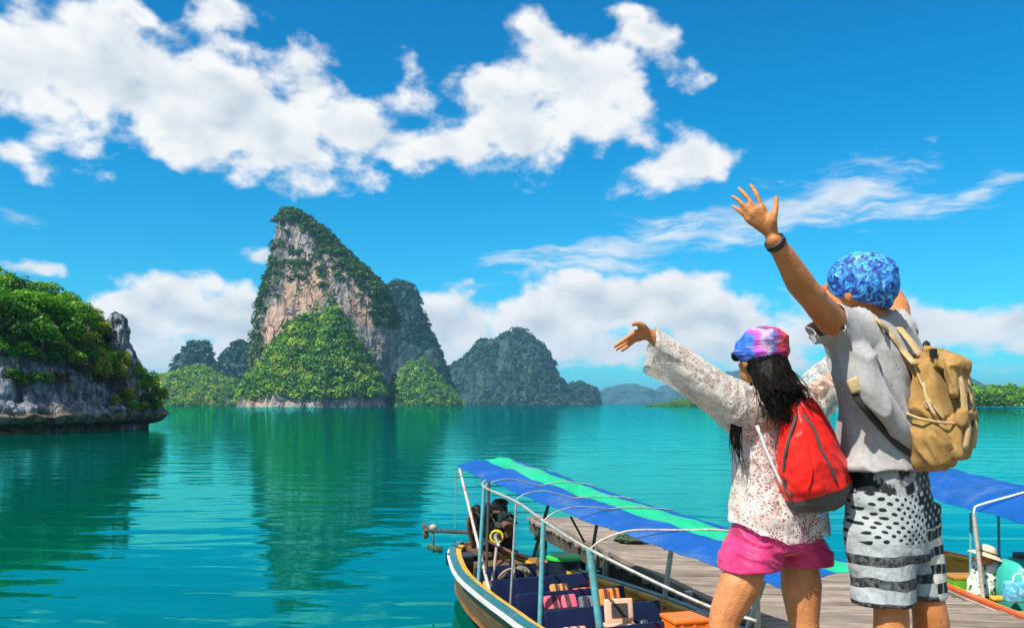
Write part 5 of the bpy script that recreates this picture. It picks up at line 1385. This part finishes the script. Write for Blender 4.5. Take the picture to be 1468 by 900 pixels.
mb = MB(); mb.rbox(M(1338, 506, 2.93), (.02, .02, .03), .004); mb.build('cord_lock', m_black, bag)
# shoulder straps, then the shade strip across the shirt
for pts in ([M(1312, 522, 2.93)] + [on_cloth(*q) for q in ((1296, 500), (1284, 484), (1272, 470), (1262, 460))] + [M(1250, 452, 3.02), M(1230, 458, 3.0)],
            [M(1320, 510, 2.98), M(1306, 490, 3.01), M(1293, 474, 3.05), M(1281, 461, 3.09), M(1270, 453, 3.14)]):
    mb = MB(); mb.tube(smooth_path(pts, 5), .017, 8, True, (.35, 1.0), up=(.3, -.8, .6)); mb.build('shoulder_strap_or_shade', m_tan2, bag, True)
mb = MB(); mb.tube(smooth_path([on_cloth(*q) for q in ((1216, 552), (1236, 584), (1262, 616), (1286, 640))] + [M(1312, 652, 2.97)], 5), .012, 8, True, (.35, 1.0), up=(0, -1, 0)); mb.build('shoulder_strap_or_shade', pbr('shade_strip', (.035, .03, .028), .8), bag, True)  # dark strip standing in for the shade under the sleeve drape, no real strap
mb = MB(); mb.rbox(on_cloth(1221, 550, .004), (.04, .018, .05), .008, Matrix.Rotation(R(-20), 3, 'Y')); mb.build('strap_pad', m_tan2, bag, True)

# ------------------------------------------------------------------ the woman
YW = 3.2
Rw, Fw = basis(30.0); Bw = -Fw
def Wp(px, py, Y=YW): return P(px, py, Y)
mb = MB()
mb.loft([ring(Wp(1112, 792), .12, .08, Rw, Fw), ring(Wp(1112, 775), .144, .104, Rw, Fw), ring(Wp(1112, 750), .148, .104, Rw, Fw), ring(Wp(1110, 695), .122, .088, Rw, Fw), ring(Wp(1108, 640), .130, .092, Rw, Fw),
         ring(Wp(1106, 600), .150, .088, Rw, Fw), ring(Wp(1106, 580), .140, .070, Rw, Fw), ring(Wp(1105, 568), .09, .058, Rw, Fw), ring(Wp(1104, 560), .05, .05, Rw, Fw)])
whc = Wp(1090, 514, 3.18)
limb(mb, [Wp(1105, 568), Wp(1100, 550, 3.19), whc + Vector((.01, 0, -.02))], [.05, .046, .05])
Rq, Fq = basis(24.0); Fq3 = (Fq * math.cos(R(6)) + Vector((0, 0, math.sin(R(6))))).normalized(); Uq = Rq.cross(Fq3).normalized(); Wrot = Matrix((Rq, Fq3, Uq)).transposed()
def WH(x, y, z): return whc + Wrot @ Vector((x, y, z))
mb.ball(WH(0, 0, .02), (.070, .088, .090), 12, Wrot); mb.ball(WH(0, .034, -.045), (.050, .054, .060), 10, Wrot); mb.ball(WH(0, .056, -.082), (.026, .028, .024), 8, Wrot)
limb(mb, [WH(0, .084, .005), WH(0, .100, -.022), WH(0, .108, -.030)], [.010, .011, .012], 8, 2)
mb.ball(WH(0, .088, -.055), (.020, .010, .006), 6, Wrot); mb.ball(WH(0, .086, -.064), (.018, .010, .006), 6, Wrot)
for sx in (-1, 1): mb.ball(WH(.07 * sx, -.006, -.01), (.009, .018, .028), 8, Wrot); mb.ball(WH(.028 * sx, .078, .008), (.015, .010, .009), 6, Wrot)
A0, A1, A2 = Wp(1078, 588, 3.12), Wp(1006, 536, 3.06), Wp(931, 479, 3.01)
limb(mb, [Wp(1092, 590, 3.15), A0, A0.lerp(A1, .5), A1, A1.lerp(A2, .35), A2], [.058, .050, .043, .035, .035, .022], 14, 4)
hand(mb, A2 + Vector((-.004, 0, 0)), [Wp(909, 477, 2.965), Wp(908, 480, 2.985), Wp(909, 483, 3.005), Wp(912, 486, 3.022)],
     [Wp(884, 494, 2.95), Wp(881, 497, 2.985), Wp(884, 501, 3.01), Wp(891, 503, 3.035)], [Wp(921, 468, 2.97), Wp(914, 464, 2.955), Wp(907, 465, 2.945)], 3.0, .0115, .0078)
D0, D1, D2 = Wp(1140, 588, 3.28), Wp(1180, 552, 3.40), Wp(1240, 506, 3.50)
limb(mb, [Wp(1122, 590, 3.25), D0, D0.lerp(D1, .5), D1, D1.lerp(D2, .35), D2], [.058, .050, .043, .035, .035, .022], 14, 4)
hand(mb, D2, [Wp(1256, 496, 3.50), Wp(1257, 499, 3.52), Wp(1257, 502, 3.54), Wp(1255, 505, 3.555)], [Wp(1280, 486, 3.5), Wp(1284, 490, 3.53), Wp(1283, 496, 3.55), Wp(1278, 502, 3.57)], [Wp(1246, 496, 3.49), Wp(1252, 488, 3.48), Wp(1258, 484, 3.48)], 3.5, .0115, .0078)
leg(mb, Wp(1080, 790, 3.15), Wp(1038, 890, 3.12), Vector((.77, 3.12, FT + .07)), Fw, .080, .055, .055, .033)
leg(mb, Wp(1145, 790, 3.24), Wp(1152, 890, 3.22), Vector((1.08, 3.30, FT + .07)), Fw, .080, .055, .055, .033)
woman = obj('person', remesh(mb, .005, 3), m_skin_woman)
tag(woman, 'woman in white lace blouse, pink shorts and colourful head scarf, arms spread wide', 'person')

# lace blouse: real openwork (gaps between threads)
m_lace, t, out = new_mat('white_lace')
co = t.n.new('ShaderNodeTexCoord').outputs['Object']
wv_ = t.v('ADD', co, t.v('SCALE', t.node('ShaderNodeTexNoise', None, Vector=co, Scale=20.0, Detail=3.0).outputs[1], scale=.05))
net = t.vor(wv_, 78, 'DISTANCE_TO_EDGE'); flw = t.vor(wv_, 26, 'F1'); zc = t.sep(co)[2]
fl_ = t.noise(wv_, 24, 4, .65)
dens_ = t.m('ADD', t.rng(zc, Wp(0, 720).z, Wp(0, 620).z, .07, -.03), t.m('MULTIPLY', t.m('SUBTRACT', fl_, .46), .9))
thread = t.rng(t.m('SUBTRACT', net, t.m('ADD', dens_, t.rng(t.sep(co)[0], Wp(1040, 0).x, Wp(1085, 0).x, .17, .09))), -.04, .02, 1.0, 0.0)
thread = t.m('MAXIMUM', thread, t.rng(flw, .24, .32, 1.0, 0.0))
colr = t.mix(t.rng(t.noise(co, 14, 4, .6), .38, .68), (.80, .76, .71), (.64, .55, .47))
df = t.node('ShaderNodeBsdfPrincipled', None, Base_Color=colr, Roughness=.85); df.inputs['Sheen Weight'].default_value = .2
t.put(df.inputs['Normal'], t.node('ShaderNodeBump', None, Strength=1.0, Distance=.010, Height=t.m('ADD', t.noise(co, 12, 4, .55, .5), t.m('MULTIPLY', thread, .10))).outputs[0])
tl = t.node('ShaderNodeBsdfTranslucent', None, Color=colr); m1 = t.n.new('ShaderNodeMixShader'); m1.inputs[0].default_value = .3
tp = t.n.new('ShaderNodeBsdfTransparent'); m2 = t.n.new('ShaderNodeMixShader'); t.put(m2.inputs[0], t.m('MAXIMUM', thread, t.rng(t.sep(co)[0], Wp(1040, 0).x, Wp(1085, 0).x, .46, .20)))
t.l.new(df.outputs[0], m1.inputs[1]); t.l.new(tl.outputs[0], m1.inputs[2]); t.l.new(tp.outputs[0], m2.inputs[1]); t.l.new(m1.outputs[0], m2.inputs[2]); t.l.new(m2.outputs[0], out.inputs[0])
mb = MB()
tl_ = Rw * .22
mb.loft([ring(Wp(1117, 774), .192, .140, Rw, Fw), ring(Wp(1115, 735), .178, .132, Rw, Fw), ring(Wp(1112, 690), .158, .116, Rw, Fw), ring(Wp(1109, 640), .152, .112, Rw, Fw), ring(Wp(1106, 605), .164, .104, Rw, Fw),
         ring(Wp(1106, 582), .152, .086, Rw, Fw), ring(Wp(1105, 568), .105, .07, Rw, Fw), ring(Wp(1104, 560), .062, .06, Rw, Fw)])
limb(mb, [Wp(1098, 592, 3.15), Wp(1068, 590, 3.12), Wp(1030, 566, 3.08), Wp(1000, 545, 3.05), Wp(965, 523, 3.03), Wp(934, 504, 3.01), Wp(922, 498, 3.0)], [.092, .086, .072, .067, .068, .078, .084], 20, 4)
limb(mb, [Wp(1125, 592, 3.25), Wp(1148, 588, 3.30), Wp(1176, 562, 3.40), Wp(1205, 536, 3.45), Wp(1235, 520, 3.5)], [.088, .084, .078, .078, .08], 20, 4)
me = remesh(mb, .0068, 5)
cutL = Wp(932, 503, 3.01); dL = Vector((-1, 0, .18)).normalized(); cutR = Wp(1226, 520, 3.48)
clip_mesh(me, lambda c: (c - cutL).dot(dL) < .004 * math.sin(c.z * 160) and c.x < cutR.x and c.z > Wp(0, 770).z + max(0, Wp(1110, 0).x - c.x) * .42 + max(0, c.x - Wp(1150, 0).x) * .15 + .004 * math.sin(c.x * 70))
def folds_blouse(V, N):
    x, y, z = V[:, 0], V[:, 1], V[:, 2]
    sl = np.clip((.80 - x) / .1, 0, 1)
    a = x * .83 - z * .55; b = x * .55 + z * .83
    return sl * .011 * fbm(np.stack([a * 7, y * 7, b * 34], -1), 3, 41) + (1 - sl) * (.010 * (1 - 2 * np.abs(fbm(np.stack([x * 14, y * 14, z * 4], -1), 2, 42))) + .010 * fbm(np.stack([a * 8, y * 8, b * 20], -1), 3, 43)) + .005
displace(me, folds_blouse)
obj('lace_blouse', me, m_lace, woman)
# camisole under it
m_cami = cloth_mat('rose_camisole', (.55, .16, .20), (.68, .30, .32), .8, 20, 500, 10, .006)
mb = MB()
mb.loft([ring(Wp(1113, 765), .172, .126, Rw, Fw), ring(Wp(1112, 735), .160, .116, Rw, Fw), ring(Wp(1110, 690), .130, .096, Rw, Fw), ring(Wp(1108, 640), .137, .099, Rw, Fw), ring(Wp(1107, 612), .142, .09, Rw, Fw)])
me = remesh(mb, .008, 3); clip_mesh(me, lambda c: Wp(0, 738).z < c.z < Wp(0, 618).z); obj('camisole', me, m_cami, woman)
# pink shorts
m_pink = cloth_mat('pink_satin', (.42, .018, .10), (.62, .05, .19), .46, 18, 600, 8, .006, .1)
mb = MB()
mb.loft([ring(Wp(1111, 786), .168, .136, Rw, Fw), ring(Wp(1112, 765), .178, .136, Rw, Fw), ring(Wp(1112, 735), .160, .122, Rw, Fw)])
mb.loft([ring(Wp(1073, 818, 3.15), .104, .116, Rw, Fw), ring(Wp(1077, 790, 3.16), .102, .118, Rw, Fw), ring(Wp(1088, 760, 3.17), .08, .10, Rw, Fw)])
mb.loft([ring(Wp(1153, 818, 3.25), .092, .110, Rw, Fw), ring(Wp(1149, 790, 3.24), .096, .115, Rw, Fw), ring(Wp(1136, 760, 3.23), .08, .10, Rw, Fw)])
me = remesh(mb, .0065, 4); clip_mesh(me, lambda c: c.z > Wp(0, 811).z + .002 * math.sin(c.x * 30))
displace(me, lambda V, N: (.0048 * (2 * np.clip(1 - 1.6 * np.abs(fbm(np.stack([V[:, 0] * 16 + V[:, 2] * 36, V[:, 1] * 16, V[:, 2] * 8 - V[:, 0] * 6], -1), 2, 51)), 0, 1) ** 2 - .7)) * np.clip((V[:, 2] - Wp(0, 812).z) / .06 + .15, 0, 1) - .002)
sh = obj('shorts', me, m_pink, woman); so = sh.modifiers.new('t', 'SOLIDIFY'); so.thickness = .003; so.offset = -1
# head scarf, tie-dyed
m_tie, t, out = new_mat('tie_dye_scarf')
co = t.n.new('ShaderNodeTexCoord').outputs['Object']
dv_ = t.v('SUBTRACT', co, tuple(Wp(1100, 505, 3.1)))
wv_ = t.v('ADD', dv_, t.v('SCALE', t.v('SUBTRACT', t.node('ShaderNodeTexNoise', None, Vector=co, Scale=16.0, Detail=4.0).outputs[1], (.5, .5, .5)), scale=.16))
wx, wy, wz = t.sep(wv_)
val = t.m('ADD', t.m('MULTIPLY_ADD', wx, 4.4, .46), t.m('MULTIPLY', wz, 1.2))
col = t.ramp(val, [(0.0, (.01, .06, .42)), (.14, (.03, .16, .62)), (.24, (.33, .05, .48)), (.36, (.50, .09, .45)), (.46, (.55, .36, .50)), (.54, (.02, .09, .40)), (.64, (.45, .03, .14)), (.78, (.72, .05, .06)), (.92, (.74, .16, .08)), (1.0, (.7, .05, .1))])
lines = t.noise(t.mapping(co, rot=(0, R(25), 0), scale=(6, 6, 40)), 2.2, 4, .6)
col = t.mix(t.rng(lines, .60, .66, 0, .6), col, (.60, .40, .48)); col = t.mix(t.rng(lines, .32, .40, .8, 0), col, (.03, .015, .07))
b = t.node('ShaderNodeBsdfPrincipled', None, Base_Color=col, Roughness=.65)
t.put(b.inputs['Normal'], t.node('ShaderNodeBump', None, Strength=1.0, Distance=.010, Height=lines).outputs[0]); t.l.new(b.outputs[0], out.inputs[0])
mb = MB(); mb.ball(Wp(1093, 500, 3.17), (.099, .099, .072), 16, Matrix.Rotation(R(-4), 3, 'Y')); mb.ball(Wp(1096, 488, 3.16), (.088, .090, .054), 12)
me = remesh(mb, .006, 5); clip_mesh(me, lambda c: c.z > Wp(0, 524).z - (c.x - whc.x) * .05)
displace(me, lambda V, N: .008 * fbm(V * np.array([14, 14, 46]), 3, 61) + .005 * fbm(V * 30, 2, 62))
obj('head_scarf', me, m_tie, woman)
# long hair
mb = MB()
mb.loft([ring(Wp(1101, 515, 3.15), .066, .07, Rw, Fw), ring(Wp(1106, 535, 3.12), .074, .068, Rw, Fw), ring(Wp(1114, 555, 3.09), .080, .058, Rw, Fw), ring(Wp(1122, 578, 3.06), .078, .048, Rw, Fw), ring(Wp(1132, 598, 3.045), .062, .034, Rw, Fw), ring(Wp(1138, 606, 3.035), .03, .018, Rw, Fw)])
mb.ball(WH(0, -.03, .0), (.078, .075, .085), 10, Wrot)
me = remesh(mb, .005, 3); displace(me, lambda V, N: .004 * fbm(np.stack([V[:, 0] * 110 + V[:, 2] * 36, V[:, 1] * 110, V[:, 2] * 4], -1), 2, 71))
hair = obj('hair', me, m_hair, woman)
mb = MB(); r_ = random.Random(9)
for k in range(420):
    q = r_.uniform(-1, 1); x0 = 1104 + q * 26; y0 = r_.uniform(520, 560)
    x1 = x0 + 12 + r_.uniform(-8, 16); x2 = x1 + r_.uniform(-8, 26); y2 = r_.uniform(556, 612)
    mb.tube(smooth_path([Wp(x0, y0, 3.10 - abs(q) * -.03 - .01), Wp(x1, (y0 + y2) / 2, 3.035 + r_.uniform(-.01, .02)), Wp(x2, y2, 2.975 + r_.uniform(-.01, .03))], 3), [.0016, .0016, .0015, .0014, .0013, .0011, .0008], 4)
for k in range(26):                               # the lock that falls in front of the far shoulder
    x0 = 1062 + r_.uniform(-8, 6)
    mb.tube(smooth_path([Wp(1078, 548, 3.08), Wp(x0 - 2, 592, 3.05), Wp(x0 - 6 + r_.uniform(-4, 4), 630, 3.05), Wp(x0 - 2 + r_.uniform(-6, 6), r_.uniform(632, 676), 3.06)], 3), [.003, .003, .003, .003, .003, .0025, .002, .002, .0015, .001], 4)
mb.build('hair_strands', m_hair, hair, True)
# sunglasses
m_lens = pbr('dark_lens', (.01, .008, .008), .12, .1, spec=.7)
sg = empty('sunglasses', WH(0, .09, .01)); sg.parent = woman; sg.matrix_parent_inverse = woman.matrix_world.inverted()
for sx in (-1, 1):
    mb = MB(); mb.ball(WH(.032 * sx, .092, .004), (.028, .006, .022), 8, Wrot); mb.build('lens', m_lens, sg, True)
    mb = MB(); mb.tube([WH(.062 * sx, .085, .012), WH(.076 * sx, .04, .012), WH(.076 * sx, -.01, .006)], .0045, 6); mb.build('temple', m_lens, sg, True)

# red daypack
m_redc = cloth_mat('red_nylon', (.60, .008, .008), (.78, .022, .012), .40, 10, 500, 6, .006, .05)
m_greyc = cloth_mat('grey_nylon', (.045, .042, .042), (.085, .08, .078), .6, 20, 500, 10, .01, .05)
rb = empty('daypack', Wp(1165, 725, 3.03)); tag(rb, 'red daypack with dark grey base and black piping on the back of the woman', 'backpack')
rc = Wp(1158, 655, 3.045); tilt_v = Vector((.05, 0, -.2)).normalized()
def RP_(r_, b_, z_): return rc + Rw * (r_ + -z_ * .10) + Bw * b_ + Vector((0, 0, z_))
mb = MB()
zb0 = rc.z - .13
mb.loft([ring(RP_(.012, .0, -.186), .078, .050, Rw, Bw), ring(RP_(.012, .01, -.165), .108, .072, Rw, Bw), ring(RP_(.01, .016, -.11), .124, .088, Rw, Bw), ring(RP_(.004, .012, -.03), .116, .084, Rw, Bw), ring(RP_(0, .006, .05), .100, .072, Rw, Bw),
         ring(RP_(0, .0, .12), .078, .056, Rw, Bw), ring(RP_(0, -.006, .17), .055, .042, Rw, Bw), ring(RP_(0, -.008, .195), .03, .026, Rw, Bw)])
me = remesh(mb, .006, 4)
displace(me, lambda V, N: (.017 * (1 - 2.2 * np.abs(fbm(np.stack([V[:, 0] * 14 + V[:, 2] * 8, V[:, 1] * 14, V[:, 2] * 4], -1), 2, 81))) + .004 * fbm(V * 28, 2, 82)) * np.clip((V[:, 2] - zb0) / .04 + .3, .3, 1))
zb = rc.z - .128
me.materials.append(m_redc); me.materials.append(m_greyc)
mi = np.array([1 if p.center.z < zb + (p.center.x - rc.x) * .28 else 0 for p in me.polygons], dtype=np.int32); me.polygons.foreach_set('material_index', mi)
bodyR = obj('body', me, None, rb)
RV, RVN = get_vn(me)
def on_pack(px, py, off=.003):
    """surface point of the daypack towards the viewer"""
    sx = RV[:, 0] / RV[:, 1] * FPX + CX; sy = HY - (RV[:, 2] - CAMZ) / RV[:, 1] * FPX
    near = np.where((sx - px) ** 2 + (sy - py) ** 2 < 49)[0]
    if not len(near): near = np.argsort((sx - px) ** 2 + (sy - py) ** 2)[:4]
    k = near[np.argmin(RV[near, 1])]; return Vector(RV[k]) + Vector(RVN[k]) * off
for nm, pts, r_, mt in (('zip', [(1152, 588), (1165, 612), (1182, 640), (1196, 668), (1204, 690)], .0055, m_greyc), ('seam', [(1140, 598), (1150, 630), (1158, 670), (1162, 702)], .003, m_redc), ('piping', [(1138, 590), (1126, 630), (1120, 670), (1120, 700), (1130, 715)], .006, m_greyc)):
    mb = MB(); mb.tube(smooth_path([on_pack(*p) for p in pts], 4), r_, 6); mb.build(nm, mt, rb, True)
mb = MB(); mb.tube(smooth_path([RP_(-.02, -.02, .185), RP_(-.02, -.02, .215), RP_(.02, -.02, .215), RP_(.02, -.02, .185)], 4), .006, 6); mb.build('grab_loop', m_greyc, rb, True)
for pts in ([Wp(1140, 590, 3.06), Wp(1118, 575, 3.10), Wp(1100, 574, 3.16), Wp(1085, 600, 3.10)], [Wp(1158, 588, 3.10), Wp(1152, 570, 3.18), Wp(1140, 568, 3.24)], [Wp(1085, 610, 3.03), Wp(1100, 650, 3.03), Wp(1122, 698, 3.03)]):
    mb = MB(); mb.tube(smooth_path(pts, 5), .013, 8, True, (.4, 1.0)); mb.build('shoulder_strap_or_shade', m_greyc if len(pts) == 4 or pts[0].x > 1.0 else m_white, rb, True)

# ------------------------------------------------------------------ the boatman in the second boat
mb = MB(); Rs, Fs = basis(-70.0)
hp = Vector((5.72, 10.62, .34)); ch = Vector((5.80, 10.60, .62)); hc = P(1414, 797, 10.5)
mb.loft([ring(hp + Vector((0, 0, -.06)), .15, .12, Rs, Fs, 16), ring(hp + Vector((.01, 0, .08)), .15, .12, Rs, Fs, 16), ring(ch, .17, .12, Rs, Fs, 16), ring(ch + Vector((.04, 0, .10)), .10, .08, Rs, Fs, 16), ring(ch + Vector((.05, 0, .14)), .05, .05, Rs, Fs, 16)])
limb(mb, [ch + Vector((.04, 0, .1)), hc + Vector((-.01, 0, -.03))], [.055, .05]); mb.ball(hc, (.085, .085, .105), 9); mb.ball(hc + Vector((.06, -.02, -.03)), .03, 6); mb.ball(hc + Vector((.085, -.03, -.01)), .014, 5)
for sy, hx in ((-1, 0), (1, .06)):
    k = Vector((6.05 + hx, 10.46 + sy * .05, .56)); f = Vector((6.14 + hx, 10.40 + sy * .09, .15))
    limb(mb, [hp + Fs * .02 + Rs * sy * .07, k, k.lerp(f, .5), f], [.085, .062, .055, .038], 12, 3); limb(mb, [f, f + Vector((.12, -.05, -.01))], [.04, .025], 8, 2)
    s = ch + Rs * sy * .17 + Vector((.03, 0, .05)); e_ = Vector((6.00 + hx * .5, 10.38 + sy * .12, .50)); w_ = Vector((6.10 + hx, 10.38 + sy * .05, .66))
    limb(mb, [s, e_, w_], [.055, .042, .03], 10, 3)
    for q in range(4): finger(mb, w_ + Vector((0, -.02 + q * .014, .01)), w_ + Vector((.05, -.03 + q * .018, .03 - q * .004)), .009)
    finger(mb, w_ + Vector((-.01, -.02, .0)), w_ + Vector((.02, -.05, .02)), .009)
boatman = obj('person', remesh(mb, .009, 3), m_skin_man)
tag(boatman, 'person in straw hat and flowered shirt hunched in the second boat', 'person')
m_flower, t, out = new_mat('flowered_cotton')
co = t.n.new('ShaderNodeTexCoord').outputs['Object']
v_ = t.vor(co, 16, 'F1', 1.0, 0); vc = t.sep(t.vor(co, 16, 'F1', 1.0, 1))[0]
col = t.mix(t.rng(t.m('ADD', v_, t.m('MULTIPLY', t.noise(co, 30, 3, .6), .2)), .44, .50, 1, 0), (.72, .72, .68), t.ramp(vc, [(0, (.05, .22, .05)), (.4, (.02, .03, .04)), (.7, (.3, .45, .2))], 'CONSTANT'))
b = t.node('ShaderNodeBsdfPrincipled', None, Base_Color=col, Roughness=.85); t.l.new(b.outputs[0], out.inputs[0])
mb = MB(); mb.loft([ring(hp + Vector((0, 0, -.05)), .175, .145, Rs, Fs, 18), ring(hp + Vector((.01, 0, .08)), .172, .14, Rs, Fs, 18), ring(ch, .19, .14, Rs, Fs, 18), ring(ch + Vector((.04, 0, .10)), .125, .10, Rs, Fs, 18)])
for sy, hx in ((-1, 0), (1, .06)): limb(mb, [ch + Rs * sy * .12, ch + Rs * sy * .18 + Vector((.05, -.02, .0))], [.09, .075], 12, 3)
me = remesh(mb, .010, 4); displace(me, lambda V, N: .012 * fbm(V * 14, 3, 92)); obj('shirt', me, m_flower, boatman)
mb = MB()
for sy, hx in ((-1, 0), (1, .06)):
    k = Vector((6.05 + hx, 10.46 + sy * .05, .56)); f = Vector((6.14 + hx, 10.40 + sy * .09, .15)); limb(mb, [hp + Rs * sy * .07, k, k.lerp(f, .8)], [.105, .082, .07], 12, 3)
obj('trousers', remesh(mb, .010, 4), m_darkblue, boatman)
m_straw = pbr('straw', (.62, .50, .36), .9, .2, 40, .004, 120)
hat = empty('sun_hat', hc); hat.parent = boatman; hat.matrix_parent_inverse = boatman.matrix_world.inverted()
ht = Matrix.Rotation(R(18), 3, 'Y'); ho = hc + Vector((.0, 0, .03))
prof = [(.21, -.035), (.20, -.03), (.15, .0), (.11, .012), (.102, .05), (.085, .09), (.05, .108), (.0, .112)]
mb = MB(); mb.loft([[ho + ht @ Vector((math.cos(q) * max(r_, .004), math.sin(q) * max(r_, .004), z_)) for q in np.linspace(0, 2 * math.pi, 24, endpoint=False)] for r_, z_ in prof], cap=False); mb.build('brim_and_crown', m_straw, hat, True)
mb = MB(); mb.tube([ho + ht @ Vector((math.cos(q) * .108, math.sin(q) * .108, .022)) for q in np.linspace(0, 2 * math.pi, 25)], .011, 6, False); mb.build('hat_band', m_brown, hat, True)
